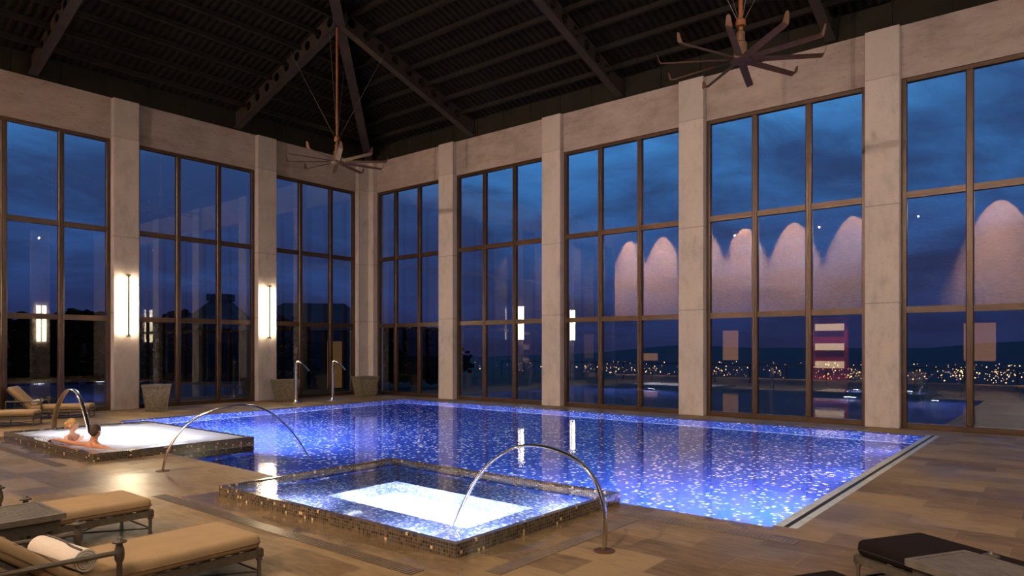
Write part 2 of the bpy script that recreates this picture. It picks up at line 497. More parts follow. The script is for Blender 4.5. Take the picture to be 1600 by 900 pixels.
plink('basin_lip', bm, M['pool_tile'])
bm = B((17.10, 17.158, 2.55, 19.12, PD, PD + .05), (7.45, 17.1, 19.09, 19.148, PD, PD + .05))
plink('base_strip', bm, M['pale_line'])  # pale strip along the foot of the two far walls
# overflow channel on the right long side, sky reflection put into its pale colour
bm = B((7.5, 17.3, 2.40, 2.497, -.02, .004), (7.5, 17.3, 2.26, 2.345, -.02, .004)); plink('overflow_coping', bm, M['trough'])
bm = B((7.5, 17.3, 2.345, 2.40, -.1, .0015)); plink('overflow_slot', bm, M['black'])
def uw(x, y, zz, d, e, size=.5, parent=None):
    bm = bmesh.new(); lathe(bm, [(.0, 0), (.11, 0), (.11, .015), (.08, .03), (.0, .035)], 20)
    o = link('underwater_lamp', bm, M['uw_lamp'], parent or pool, smooth=True)
    o.rotation_mode = 'QUATERNION'; o.rotation_quaternion = Vector(d).to_track_quat('Z', 'Y')
    pl_ = (parent or pool).location
    o.location = (x - pl_[0], y - pl_[1], zz - pl_[2])
    dv = Vector(d).normalized() * .06
    lamp('AREA', 'pool_light', (x + dv.x, y + dv.y, zz), e, (.84, .86, 1), (x + d[0], y + d[1], zz + d[2]), size)
PE = 210
uw(7.38, 15.6, -.50, (1, .3, -.05), PE * 9, parent=pool); uw(7.38, 13.6, -.50, (1, .1, -.06), PE * 5, .3, parent=pool)
uw(7.38, 6.9, -.55, (1, .1, -.12), PE * .6, parent=pool); uw(7.38, 4.0, -.50, (1, .35, -.10), PE * 4.5, .3, parent=pool)
uw(9.6, 2.5, -.50, (0, 1, -.12), PE * 1.5, .3, parent=pool); uw(12.6, 2.5, -.55, (.1, 1, -.12), PE * .3, parent=pool); uw(15.6, 2.5, -.55, (0, 1, -.12), PE * .2, parent=pool)
uw(6.9, 8.53, -.50, (.1, 1, -.1), 60, .25, parent=pool)
bm = bmesh.new()
def grid_sheet(bm, x0, x1, y0, y1, zz):
    v = [bm.verts.new(p) for p in ((x0, y0, zz), (x1, y0, zz), (x1, y1, zz), (x0, y1, zz))]; bm.faces.new(v)
grid_sheet(bm, 7.38, 17.16, 2.5, 19.15, -.012); grid_sheet(bm, 5.7, 7.38, 8.53, 12.65, -.012)
bmesh.ops.remove_doubles(bm, verts=bm.verts[:], dist=1e-4)
tag(link('pool_water', bm, M['water']), 'clear still blue water filling the large swimming pool', 'water', kind='stuff')


# ---- hot tubs
def tub(name, label, x0, x1, y0, y1, basin):
    c = ((x0 + x1) / 2, (y0 + y1) / 2, 0); r = empty(name, c); tag(r, label, 'hot tub')
    Tm = Matrix.Translation((-c[0], -c[1], 0)); RW = .07; H = .127
    def L(n, bm, m): bm.transform(Tm); return link(n, bm, m, r)
    L('rim', B((x0, x0 + RW, y0, y1, -.24, H), (x1 - RW, x1, y0, y1, -.24, H), (x0 + RW, x1 - RW, y0, y0 + RW, -.24, H), (x0 + RW, x1 - RW, y1 - RW, y1, -.24, H)), M['rim_tile'])
    a0, a1, b0, b1 = basin; D1, D2 = -.35, -.95; xi0, xi1, yi0, yi1 = x0 + RW, x1 - RW, y0 + RW, y1 - RW
    L('wall', B((x0, xi0, y0, y1, D2, -.24), (xi1, x1, y0, y1, D2, -.24), (xi0, xi1, y0, yi0, D2, -.24), (xi0, xi1, yi1, y1, D2, -.24)), M['tub_tile'])
    L('bench', B((xi0, a0, yi0, yi1, D2, D1), (a1, xi1, yi0, yi1, D2, D1), (a0, a1, yi0, b0, D2, D1), (a0, a1, b1, yi1, D2, D1)), M['tub_tile'])
    L('floor', B((xi0, xi1, yi0, yi1, D2 - .1, D2)), M['tub_floor'])
    return r, (xi0, xi1, yi0, yi1)


tubA, inA = tub('hot_tub', 'raised square hot tub with dark mosaic rim and clear brightly lit water, nearest the camera', 4.49, 7.38, 4.32, 8.53, (5.35, 6.50, 5.00, 7.42))
bm = bmesh.new(); grid_sheet(bm, inA[0], inA[1], inA[2], inA[3], .112)
tag(link('tub_water', bm, M['tub_water']), 'clear glowing water in the near square hot tub', 'water', kind='stuff')
uw(5.70, 7.415, -.50, (.1, -1, -.5), 60, .3, parent=tubA); uw(5.36, 6.6, -.62, (1, 0, -.35), 60, .25, parent=tubA)  # lamp by the far wall; the rest are unseen, added to brighten basin and benches
uw(5.36, 5.7, -.62, (1, 0, -.35), 60, .25, parent=tubA); uw(5.95, 5.01, -.62, (0, 1, -.35), 60, .25, parent=tubA)
uw(4.56, 5.3, -.13, (1, .2, -.25), 26, .25, parent=tubA); uw(4.56, 7.3, -.13, (1, .2, -.25), 26, .25, parent=tubA)  # unseen lamps added to light the benches, next line too
uw(5.4, 4.39, -.13, (.1, 1, -.25), 26, .25, parent=tubA); uw(6.7, 4.39, -.13, (.1, 1, -.25), 26, .25, parent=tubA)
tubB, inB = tub('hot_tub', 'raised square hot tub full of white foam where two people sit', 4.49, 7.38, 12.65, 17.5, (5.15, 6.75, 13.3, 16.85))
bm = bmesh.new()
nx, ny = 40, 64
vv = [[bm.verts.new((inB[0] + (inB[1] - inB[0]) * i / nx, inB[2] + (inB[3] - inB[2]) * j / ny, .112 + .012 * math.sin(i * .9) * math.sin(j * .7) * min(1, i / 5, j / 5, (nx - i) / 5, (ny - j) / 5))) for j in range(ny + 1)] for i in range(nx + 1)]
for i in range(nx):
    for j in range(ny): bm.faces.new((vv[i][j], vv[i + 1][j], vv[i + 1][j + 1], vv[i][j + 1]))
tag(link('tub_foam', bm, M['foam'], smooth=True), 'milky white bubbling foam glowing in the far hot tub', 'foam', kind='stuff')
for yy in (13.7, 14.9, 16.1):
    lamp('AREA', 'jet_light', (5.95, yy, -.7), 12, (.9, .95, 1), (5.95, yy, 1), 1.2)
uw(5.9, 16.845, -.5, (0, -1, .1), 10, .3, parent=tubB); uw(5.9, 13.305, -.5, (0, 1, .1), 10, .3, parent=tubB)


# ---- slotted overflow grates around the tubs
def grate(name, label, x0, x1, y0, y1, along):
    bm = bmesh.new(); p = .045
    if along == 'y':
        n = int((y1 - y0) / p)
        for i in range(n): box(bm, x0, x1, y0 + i * p, y0 + i * p + p * .58, .0005, .006)
        box(bm, x0, x1, y0, y1, -.01, .002)
    else:
        n = int((x1 - x0) / p)
        for i in range(n): box(bm, x0 + i * p, x0 + i * p + p * .58, y0, y1, .0005, .006)
        box(bm, x0, x1, y0, y1, -.01, .002)
    tag(link(name, bm, M['grate']), label, 'drain grate', kind=None)


M['grate'] = plain('bronze_stone_grate', (.17, .12, .07), .28, .1, .2, 4.)
grate('drain_grate', 'long slotted drain grate in the wet deck left of the near hot tub', 3.92, 4.08, 4.3, 9.2, 'y')
grate('drain_grate', 'slotted drain grate in the deck along the front side of the near hot tub', 4.4, 6.8, 3.72, 3.88, 'x')
grate('drain_grate', 'slotted drain grate beside the short end of the swimming pool', 6.86, 7.04, 2.1, 4.1, 'y')
grate('drain_grate', 'slotted drain grate in the deck in front of the foaming hot tub', 3.92, 4.08, 12.6, 17.6, 'y')

# ------------------------------------------------------------------ walls, pillars, glazing
bm = B((XW, XW + .30, PYm - 6, YW + .30, HB, HT), (XW, XW + .3, YB, PYm - .37, 0, HB)); struct(link('wall_right', bm, M['lintel']))
bm = B((PXm - .37, XW, YW, YW + .30, HB, HT)); struct(link('wall_left', bm, M['lintel']))


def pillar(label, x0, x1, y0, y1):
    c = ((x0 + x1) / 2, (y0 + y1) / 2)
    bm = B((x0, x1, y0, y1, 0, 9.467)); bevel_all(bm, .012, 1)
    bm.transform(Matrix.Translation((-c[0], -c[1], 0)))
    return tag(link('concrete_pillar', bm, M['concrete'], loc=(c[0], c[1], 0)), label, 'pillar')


W2 = .37
lr = ['tall raw concrete pillar on the far right, right of the window with the red reflection', 'raw concrete pillar second from the right, below the ceiling fan in the foreground',
      'raw concrete pillar at the middle of the right-hand window wall', 'first raw concrete pillar right of the room corner']
for y, l in zip(PY, lr): pillar(l, XC, XC + .5, y - W2, y + W2)
pillar('raw concrete pillar of the right window wall just outside the right edge', XC, XC + .5, PYm - W2, PYm + W2)
pillar('raw concrete pillar with a lit tube lamp, behind the foaming hot tub', PX[1] - W2, PX[1] + W2, YC, YC + .5)
pillar('raw concrete pillar with a lit tube lamp, left of the two water spouts', PX[2] - W2, PX[2] + W2, YC, YC + .5)
pillar('raw concrete pillar with a tube lamp at the far left behind the loungers', PX[0] - W2, PX[0] + W2, YC, YC + .5)
bm = bmesh.new()
poly = [(17.72, 22.49), (XC, 22.49), (XC, 22.19), (18.75, 22.19), (18.75, 23.0), (17.72, 23.0)]
prism(bm, [Vector((x - 18.2, y - 22.6, 0)) for x, y in poly], Vector((0, 0, 9.467)))
tag(link('concrete_pillar', bm, M['concrete'], loc=(18.2, 22.6, 0)), 'stepped raw concrete pillar in the corner between the two window walls', 'pillar')

FW = .15; FD = .14; TR = (2.79, 5.49)
win_n = [0]


def window(a0, a1, mull, side):
    """side 'R': runs along y at XW+.05 ; side 'L': runs along x at YW+.05. a0<a1"""
    win_n[0] += 1
    r = struct(empty('window_%d' % win_n[0], (XW, a0, 0) if side == 'R' else (a0, YW, 0)))
    def bx(bm, u0, u1, d0, d1, z0, z1):
        u0 -= a0; u1 -= a0
        if side == 'R': box(bm, d0, d1, u0, u1, z0, z1)
        else: box(bm, u0, u1, d0, d1, z0, z1)
    bm = bmesh.new(); d0, d1 = .03, .03 + FD
    bx(bm, a0, a0 + .11, d0, d1, 0, HB); bx(bm, a1 - .11, a1, d0, d1, 0, HB)
    bx(bm, a0 + .11, a1 - .11, d0, d1, HB - .10, HB); bx(bm, a0 + .11, a1 - .11, d0, d1, 0, .13)
    bevel_all(bm, .008, 1); link('window_frame', bm, M['frame'], r)
    for mcen in mull:
        bm = bmesh.new(); bx(bm, mcen - FW / 2, mcen + FW / 2, d0 - .015, d1, .13, HB - .10)
        bevel_all(bm, .02, 1)
        bx(bm, mcen - .012, mcen + .012, d0 - .03, d0 - .01, .13, HB - .1); link('mullion', bm, M['frame'], r)
    for zt in TR:
        bm = bmesh.new(); edges = [a0 + .11] + list(mull) + [a1 - .11]
        for q in range(len(edges) - 1):
            l_ = edges[q] + (FW / 2 if q > 0 else 0); h_ = edges[q + 1] - (FW / 2 if q < len(edges) - 2 else 0)
            bx(bm, l_, h_, d0, d1, zt - .075, zt + .075)
            bx(bm, l_, h_, d0 - .012, d0, zt - .012, zt + .012)
        link('transom', bm, M['frame'], r)
    edges = [a0 + .05] + list(mull) + [a1 - .05]
    for q in range(len(edges) - 1):
        zz = [.1, TR[0], TR[1], HB - .05]
        for k in range(3):
            bm = bmesh.new(); bx(bm, edges[q], edges[q + 1], d0 + .06, d0 + .075, zz[k], zz[k + 1]); link('glass_pane', bm, M['glass'], r)


ysR = [PYm] + PY + [22.56]
for i in range(len(ysR) - 1):
    a0, a1 = ysR[i] + W2, ysR[i + 1] - W2; c = (ysR[i] + ysR[i + 1]) / 2
    if i == 4: c = 20.42
    window(a0, a1, (c - .69, c + .69), 'R')
xsL = [PXm] + PX + [18.09]
for i in range(len(xsL) - 1):
    a0, a1 = xsL[i] + W2, xsL[i + 1] - W2; c = (xsL[i] + xsL[i + 1]) / 2
    window(a0, a1, (c - .69, c + .69), 'L')

# walls behind the camera (they show as reflections in the glass)
struct(link('wall_back', B((XB - .3, XB, YB - .3, 34, 3.8, 11.5)), M['stone']))
struct(link('wall_back_lower', B((XB - .8, XB - .5, YB - .3, 34, 0, 3.8)), M['outer_wall']))
wf = struct(link('wall_front', B((XB, XW, YB - .3, YB, 0, 10.0)), M['outer_wall']))
link('pillar', B((14.7, 15.7, YB, YB + .4, 0, 9.4)), M['concrete'], wf)
for sx in (-.16, .16): link('lamp_tube', B((15.2 + sx - .1, 15.2 + sx + .1, YB + .42, YB + .5, 2.3, 4.6)), M['tube'], wf)
struct(link('wall_annex', B((XB, PXm - .5, 34, 34.3, 0, 11.5), (PXm - .5, PXm - .2, YW, 34, 0, 11.5)), M['stone']))
gal = struct(empty('wall_gallery', (XB, 10, 0)))
for (y0, y1, z0, z1, m) in ((16.8, 17.8, 1.1, 3.0, 'glow_patch'), (3.2, 4.6, 1.2, 3.2, 'glow_patch'), (22.5, 24., 1.0, 1.5, 'glow_patch'), (28., 28.6, .3, 3.2, 'glow_patch')):
    link('glow_patch', B((-.45, -.4, y0 - 10, y1 - 10, z0, z1)), M[m], gal)  # glowing patches paint the lamplit parts of the wall
M['red'] = plain('red_lacquer', (.60, .04, .02), .4)
link('red_shelving', B((-.48, -.1, 0.2, 2.2, 0, 3.7)), M['red'], gal)
for z0 in (.7, 1.75, 2.9): link('shelf_light', B((-.09, -.06, .4, 2.0, z0, z0 + .4)), M['shelf_light'], gal)

# ------------------------------------------------------------------ roof
SL = .325; XR_, YR = 6.15, 10.4
def zr(t_): return 10.15 + SL * t_          # underside of tiles, t_ = distance inside the wall face
# left plane (eaves along x at y=YW) and right plane (eaves along y at x=XW), tiles as objects whose local x runs along the eaves, local y up the slope
def roof_plane(name, o, ex, ey, poly):
    me_bm = bmesh.new(); v = [me_bm.verts.new((p[0], p[1], 0)) for p in poly]; f = me_bm.faces.new(v)
    r = bmesh.ops.extrude_face_region(me_bm, geom=[f]); bmesh.ops.translate(me_bm, verts=[q for q in r['geom'] if isinstance(q, bmesh.types.BMVert)], vec=(0, 0, .12))
    bmesh.ops.recalc_face_normals(me_bm, faces=me_bm.faces[:])
    ob = link(name, me_bm, M['roof_tile']); ez = Vector(ex).cross(Vector(ey)).normalized()
    if ez.z < 0: ez = -ez
    m_ = Matrix((Vector(ex), Vector(ey), ez)).transposed().to_4x4(); m_.translation = Vector(o)
    ob.matrix_world = m_
    return struct(ob)
k = math.sqrt(1 + SL * SL); RX = XW - XR_
eyL = (0, -1 / k, SL / k); eyR = (-1 / k, 0, SL / k)
roof_plane('ceiling_left', (XW, YW, zr(0)), (-1, 0, 0), eyL, [(0, 0), (24.5, 0), (RX, RX * k)])
Lr = YW - YB; 
roof_plane('ceiling_right', (XW, YW, zr(0)), (0, -1, 0), eyR, [(0, 0), (Lr, 0), (Lr - RX, RX * k), (RX, RX * k)])
eyB = (1 / k, 0, SL / k); eyF = (0, 1 / k, SL / k)
roof_plane('ceiling_back', (XB, YW, zr(0)), (0, -1, 0), eyB, [(0, 0), (Lr, 0), (Lr - RX, RX * k), (RX, RX * k)])
roof_plane('ceiling_front', (XW, YB, zr(0)), (-1, 0, 0), eyF, [(0, 0), (24.5, 0), (RX, RX * k)])
struct(link('ceiling_annex', B((XB, PXm, YW, 34, 11.5, 11.7)), M['black']))
# fascia band above the lintels, with vertical joints
def fascia(name, side, L0, L1, step=1.21):
    bm = bmesh.new(); x = L0
    while x < L1 - .01:
        x2 = min(L1, x + step)
        if side == 'R': box(bm, XW + .08, XW + .2, x + .012, x2 - .012, HT, 10.2)
        else: box(bm, x + .012, x2 - .012, YW + .08, YW + .2, HT, 10.2)
        x = x2
    if side == 'R': box(bm, XW + .12, XW + .25, L0, L1, HT, 10.2)
    else: box(bm, L0, L1, YW + .12, YW + .25, HT, 10.2)
    return struct(link(name, bm, M['fascia']))
fascia('trim_1', 'R', YB, YW + .08); fascia('trim_2', 'L', XB, XW + .08)

def beam(label, foot, head, depth=.72, width=.24, holes=True, group=None):
    """castellated steel rafter: bottom flange, web pierced by round holes, top flange"""
    foot, head = Vector(foot), Vector(head); L = (head - foot).length
    r = empty('roof_rafter', foot); tag(r, label, 'roof beam', group)
    e = (head - foot).normalized(); hor = Vector((e.x, e.y, 0)).normalized(); sd = Vector((-hor.y, hor.x, 0)); up = sd.cross(e) * -1
    if up.z < 0: up = -up
    R_ = Matrix((e, sd, up)).transposed().to_4x4()
    bm = bmesh.new(); box(bm, 0, L, -width / 2, width / 2, 0, .035); bm.transform(R_); fl_ = link('bottom_flange', bm, M['steel_beam'], r)
    bm = bmesh.new(); box(bm, 0, L, -width / 2, width / 2, depth - .03, depth); bm.transform(R_); link('top_flange', bm, M['steel_beam'], r)
    bm = bmesh.new(); n = max(1, int(L / .58)); cw = L / n; rad = .15 if holes else 0
    for sy in (-.012, .012):
        for i in range(n):
            cx = (i + .5) * cw; cz = depth / 2; N = 16
            if i == 0 or not holes:
                vv_ = [bm.verts.new((xx, sy, zz)) for xx, zz in ((i * cw, .03), ((i + 1) * cw, .03), ((i + 1) * cw, depth - .03), (i * cw, depth - .03))]; bm.faces.new(vv_); continue
            inner = []; outer = []
            for q in range(N):
                a = 2 * PI * (q + .5) / N; ca, sa = math.cos(a), math.sin(a)
                inner.append(bm.verts.new((cx + rad * ca, sy, cz + rad * sa)))
                hx, hz = cw / 2, depth / 2 - .03; s_ = min(hx / max(abs(ca), 1e-6), hz / max(abs(sa), 1e-6))
                outer.append(bm.verts.new((cx + s_ * ca, sy, cz + s_ * sa)))
            for q in range(N): bm.faces.new((inner[q], inner[(q + 1) % N], outer[(q + 1) % N], outer[q]))
            for (qx, qz) in ((1, 1), (-1, 1), (-1, -1), (1, -1)):
                pass
            # corners
            for q in range(N):
                a0_, a1_ = outer[q].co, outer[(q + 1) % N].co
                if abs(a0_.x - a1_.x) > 1e-4 and abs(a0_.z - a1_.z) > 1e-4:
                    cxr = cx + math.copysign(cw / 2, (a0_.x + a1_.x) / 2 - cx); czr = cz + math.copysign(depth / 2 - .03, (a0_.z + a1_.z) / 2 - cz)
                    kk = bm.verts.new((cxr, sy, czr)); bm.faces.new((outer[q], outer[(q + 1) % N], kk))
    bm.transform(R_); link('web', bm, M['steel_beam'], r)
    return r


zb = 9.55
def zbm(t_): return zb + SL * t_
hipk = 5.81
beam('dark steel hip rafter running from the room corner up to the roof top', (XW - .1, YW - .1, zbm(.1)), (XR_, YR + .02, zbm(RX)), width=.30, holes=False)
beam('dark pierced steel rafter from the left wall to the hip, by the far fan', (12.6, YW, zb), (12.6, 16.95, zbm(YW - 16.95)))
beam('dark steel rafter from the right wall to the hip, right of the far ceiling fan', (XW, 16.91, zb), (12.65, 16.91, zbm(XW - 12.65)))
beam('dark pierced steel rafter at the top left corner of the picture', (6.5, YW, zb), (6.5, 11.1, zbm(YW - 11.1)))
beam('dark steel rafter from the middle of the right wall up to the ridge', (XW, 10.79, zb), (6.2, 10.79, zbm(XW - 6.2)))
beam('dark steel rafter on the right wall behind the foreground ceiling fan', (XW, 4.74, zb), (7.4, 4.74, zbm(XW - 7.4)))
# purlins under the tiles: one object per slope
def purlins(name, side):
    bm = bmesh.new(); i = 0; tt = .55
    while tt < RX - .3:
        zc_ = zr(tt) - .09
        if side == 'L':
            L_ = XW - tt; x0 = max(XB + tt, XB)
            box(bm, x0, L_, YW - tt - .05, YW - tt + .05, zc_ - .07, zc_ + .07)
        else:
            box(bm, XW - tt - .05, XW - tt + .05, YB + tt, YW - tt, zc_ - .07, zc_ + .07)
        tt += .82
    return struct(link(name, bm, M['purlin']))
purlins('ceiling_purlins_left', 'L'); purlins('ceiling_purlins_right', 'R')


# ------------------------------------------------------------------ ceiling fans
def fan(label, x, y, zh, top, a0):
    r = empty('ceiling_fan', (x, y, zh)); tag(r, label, 'ceiling fan', 'ceiling fans hanging from the roof')
    bm = bmesh.new(); lathe(bm, [(.02, -.06), (.12, -.055), (.19, -.02), (.20, .03), (.12, .06), (.11, .30), (.075, .34), (.075, .5), (.03, .55)], 24)
    link('motor_housing', bm, M['fan'], r, 'auto')
    bm = bmesh.new(); tube(bm, [(0, 0, .5), (0, 0, top - zh)], .04, 12); lathe(bm, [(.04, 0), (.09, .02), (.09, .12), (.04, .16)], 16, (0, 0, .6))
    link('down_rod', bm, M['fan_rod'], r, 'auto')
    for q in range(4):
        a = PI / 4 + q * PI / 2
        bm = bmesh.new(); tube(bm, [(0.05 * math.cos(a), .05 * math.sin(a), .7), (1.35 * math.cos(a), 1.35 * math.sin(a), min(top - zh, 3.2))], .006, 6)
        link('guy_wire', bm, M['grey_metal'], r)
    proto = None
    for q in range(10):
        if proto is None:
            bm = bmesh.new(); rings = []
            prof = [(.16, .06, 0.), (.22, .07, 0.), (.5, .07, 0.), (1.0, .066, .0), (1.41, .062, .0), (1.45, .060, .008), (1.475, .055, .04), (1.51, .034, .16)]
            for (rr, hw, zz) in prof:
                ti = math.radians(-18) if zz < .04 else math.radians(-10)
                rings.append([bm.verts.new((rr + (.012 if (dz > 0 and zz > .04) else 0), u * hw * math.cos(ti), zz + u * hw * math.sin(ti) + dz + .012 * (1 - u * u)))
                              for (u, dz) in ((-1, 0), (-.3, .012), (.4, .014), (1, 0), (.4, -.008), (-.3, -.008))])
            for i in range(len(rings) - 1):
                for k_ in range(6): bm.faces.new((rings[i][k_], rings[i][(k_ + 1) % 6], rings[i + 1][(k_ + 1) % 6], rings[i + 1][k_]))
            bm.faces.new(rings[0]); bm.faces.new(list(reversed(rings[-1])))
            bmesh.ops.recalc_face_normals(bm, faces=bm.faces[:])
            proto = link('blade', bm, M['fan'], r, 'auto'); b_ = proto
        else: b_ = proto.copy(); COL.objects.link(b_)
        b_.rotation_euler = (0, 0, a0 + q * 2 * PI / 10)
    return r


fan('far bronze ceiling fan with ten thin blades, near the room corner', 12.6, 17.0, 7.42, 11.4, YAW + .314)
fan('near bronze ceiling fan with ten blades, at the top right before the pillars', 12.555, 4.795, 7.22, 11.4, YAW + .18)


# ------------------------------------------------------------------ wall lamps
def sconce(label, x, group='tube lamps on the pillars'):
    r = empty('wall_lamp', (x, YC, 3.18)); tag(r, label, 'wall lamp', group)
    for sx in (-1, 1):
        bm = bmesh.new(); tube(bm, [(sx * .085, -.07, -.86), (sx * .085, -.07, .86)], .05, 12); link('light_tube', bm, M['tube'], r, 'auto')
    bm = bmesh.new(); box(bm, -.028, .028, -.16, -.10, -.92, .92); bevel_all(bm, .006, 1); link('front_rod', bm, M['rod'], r)
    for sz in (-1, 1):
        bm = bmesh.new(); box(bm, -.06, .06, -.17, -.09, sz * .93 - .025, sz * .93 + .025); box(bm, -.02, .02, -.1, 0, sz * .93 - .02, sz * .93 + .02); link('bracket', bm, M['rod'], r)
    lamp('AREA', 'wall_lamp_light', (x, YC - .22, 3.18), 70, (1, .80, .52), (x, YC - 5, 3.18), .25, 1.7)
    for sx in (-1, 1): lamp('AREA', 'wall_lamp_wash', (x + sx * .15, YC - .145, 3.18), 22, (1, .80, .52), (x + sx * .22, YC, 3.18), .12, 1.7)
    return r


sconce('lit double tube lamp on the pillar behind the foaming hot tub', PX[1])
sconce('lit double tube lamp on the pillar left of the water spouts', PX[2])
sconce('lit double tube lamp on the far left pillar behind the loungers', PX[0])
for o_ in ():
    pass


# ------------------------------------------------------------------ planters
def planter(label, x, y, rz):
    r = empty('planter', (x, y, 0), rz); tag(r, label, 'planter', 'weathered square planters')
    bm = bmesh.new(); h = .77; a, b = .275, .39
    def ring(s_, zz): return [bm.verts.new((sx * s_, sy * s_, zz)) for sx, sy in ((-1, -1), (1, -1), (1, 1), (-1, 1))]
    R_ = [ring(a, 0), ring(a + .004, .05), ring(b - .015, h - .06), ring(b + .012, h - .055), ring(b + .018, h), ring(b - .035, h), ring(b - .06, h - .12)]
    for i in range(len(R_) - 1):
        for q in range(4): bm.faces.new((R_[i][q], R_[i][(q + 1) % 4], R_[i + 1][(q + 1) % 4], R_[i + 1][q]))
    bm.faces.new(list(reversed(R_[0]))); bm.faces.new(R_[-1])
    for sx, sy in ((-1, -1), (1, -1), (1, 1), (-1, 1)):
        tube(bm, [(sx * a, sy * a, 0), (sx * (b - .01), sy * (b - .01), h - .05)], .016, 6)
    link('pot', bm, M['zinc'], r)
    bm = B((-b + .07, b - .07, -b + .07, b - .07, h - .14, h - .10)); link('soil', bm, M['soil'], r)
    for q in range(4):
        bm = bmesh.new(); a_ = (a + b) / 2
        v = [(-a * .8, -(a + .006), .06), (a * .8, -(a + .006), .06), (b * .82, -(b - .022), h - .1), (-b * .82, -(b - .022), h - .1)]
        tube(bm, v + [v[0]], .009, 5); bm.transform(Matrix.Rotation(q * PI / 2, 4, 'Z')); link('moulding', bm, M['zinc'], r)
    return r


planter('square grey tapered planter at the foot of the lamp pillar behind the foaming hot tub', 9.45, 21.72, -.42)
planter('square grey tapered planter left of the water spouts, by the second lamp pillar', 13.93, 21.80, -.28)
planter('square grey tapered planter in the room corner, right of the water spouts', 17.35, 21.62, -.2)


# ------------------------------------------------------------------ water spouts
def spout(label, x, y):
    r = empty('water_spout', (x, y, 0)); tag(r, label, 'water spout', 'stainless water spouts on the pool edge')
    bm = bmesh.new(); lathe(bm, [(.19, 0), (.19, .02), (.14, .035), (.075, .05), (.06, .1)], 24); link('base_plate', bm, M['chrome'], r, 'auto')
    bm = bmesh.new(); tube(bm, [(0, 0, .05), (0, 0, 1.22)], .056, 18); link('pole', bm, M['chrome'], r, 'auto')
    bm = bmesh.new(); tube(bm, catmull([(0, 0, 1.2), (0, 0, 1.30), (.01, -.04, 1.38), (.05, -.12, 1.405), (.09, -.2, 1.36)]), .052, 16); link('swan_neck', bm, M['chrome'], r, 'auto')
    bm = bmesh.new(); tube(bm, [(.09, -.2, 1.36), (.17, -.33, 1.22), (.22, -.42, 1.10)], [.9, 1.1, 1.25], 14, flat=(.05, .022, (.85, .5, 0))); link('flat_nozzle', bm, M['chrome'], r, 'auto')
    return r


spout('left one of the two stainless water spouts on the far pool edge', 13.68, 20.75)
spout('right one of the two stainless water spouts on the far pool edge', 15.19, 20.75)


# ------------------------------------------------------------------ arched handrails
def arch(label, pts, wid=.052, thick=.017):
    p0 = Vector(pts[0]); P = catmull([Vector(p) - p0 for p in pts], 6)
    dirn = (P[-1] - P[0]); dirn.z = 0; dirn.normalize(); s_ = Vector((-dirn.y, dirn.x, 0))
    r = empty('arched_handrail', p0); tag(r, label, 'handrail', 'arched stainless handrails')
    bm = bmesh.new(); rad = [1.15 - .45 * i / (len(P) - 1) for i in range(len(P))]
    tube(bm, P, rad, 14, flat=(wid, thick, tuple(s_))); link('arched_bar', bm, M['chrome'], r, 'auto')
    bm = bmesh.new(); lathe(bm, [(.10, 0), (.10, .008), (.07, .012)], 20); link('base_plate', bm, M['rust'], r, 'auto')
    return r


M['rust'] = plain('rusty_base', (.09, .04, .02), .6, .3)
arch('arched stainless handrail over the near clear hot tub', [(5.54, 3.41, 0), (5.543, 3.40, .246), (5.536, 3.423, .453), (5.508, 3.504, .669), (5.448, 3.68, .851), (5.349, 3.969, .945), (5.264, 4.217, .932), (5.181, 4.459, .792), (5.12, 4.635, .59), (5.08, 4.754, .376), (5.045, 4.855, .135), (5.01, 4.95, -.1), (4.97, 5.06, -.34)])
arch('arched stainless handrail between the two hot tubs, ending in the pool', [(4.829, 10.89, 0), (4.895, 10.864, .3), (5.069, 10.794, .616), (5.297, 10.703, .813), (5.601, 10.582, .941), (5.959, 10.439, .966), (6.282, 10.309, .846), (6.567, 10.195, .565), (6.761, 10.118, .284), (6.84, 10.086, .126), (6.93, 10.05, -.03), (7.05, 10.0, -.3)], .045)
arch('arched stainless handrail rising behind the two people in the foaming hot tub', [(5.73, 18.527, 0), (5.725, 18.426, .307), (5.707, 18.08, .653), (5.683, 17.603, .909), (5.666, 17.281, .979), (5.648, 16.923, .952), (5.631, 16.576, .774), (5.614, 16.24, .452), (5.601, 15.994, .12), (5.59, 15.8, -.2)], .05)


# ------------------------------------------------------------------ loungers
def rcush(bm, x0, x1, y0, y1, z0, z1, r=.035):
    b2 = B((x0, x1, y0, y1, z0, z1)); bevel_all(b2, r, 4)
    me = bpy.data.meshes.new('t'); b2.to_mesh(me); b2.free(); bm.from_mesh(me); bpy.data.meshes.remove(me)


def seam_loop(x0, x1, y0, y1, zz, r=.006):
    bm = bmesh.new(); q = .03
    P = [(x0 + q, y0, zz), (x1 - q, y0, zz), (x1, y0 + q, zz), (x1, y1 - q, zz), (x1 - q, y1, zz), (x0 + q, y1, zz), (x0, y1 - q, zz), (x0, y0 + q, zz), (x0 + q, y0, zz)]
    tube(bm, P, r, 6); return bm


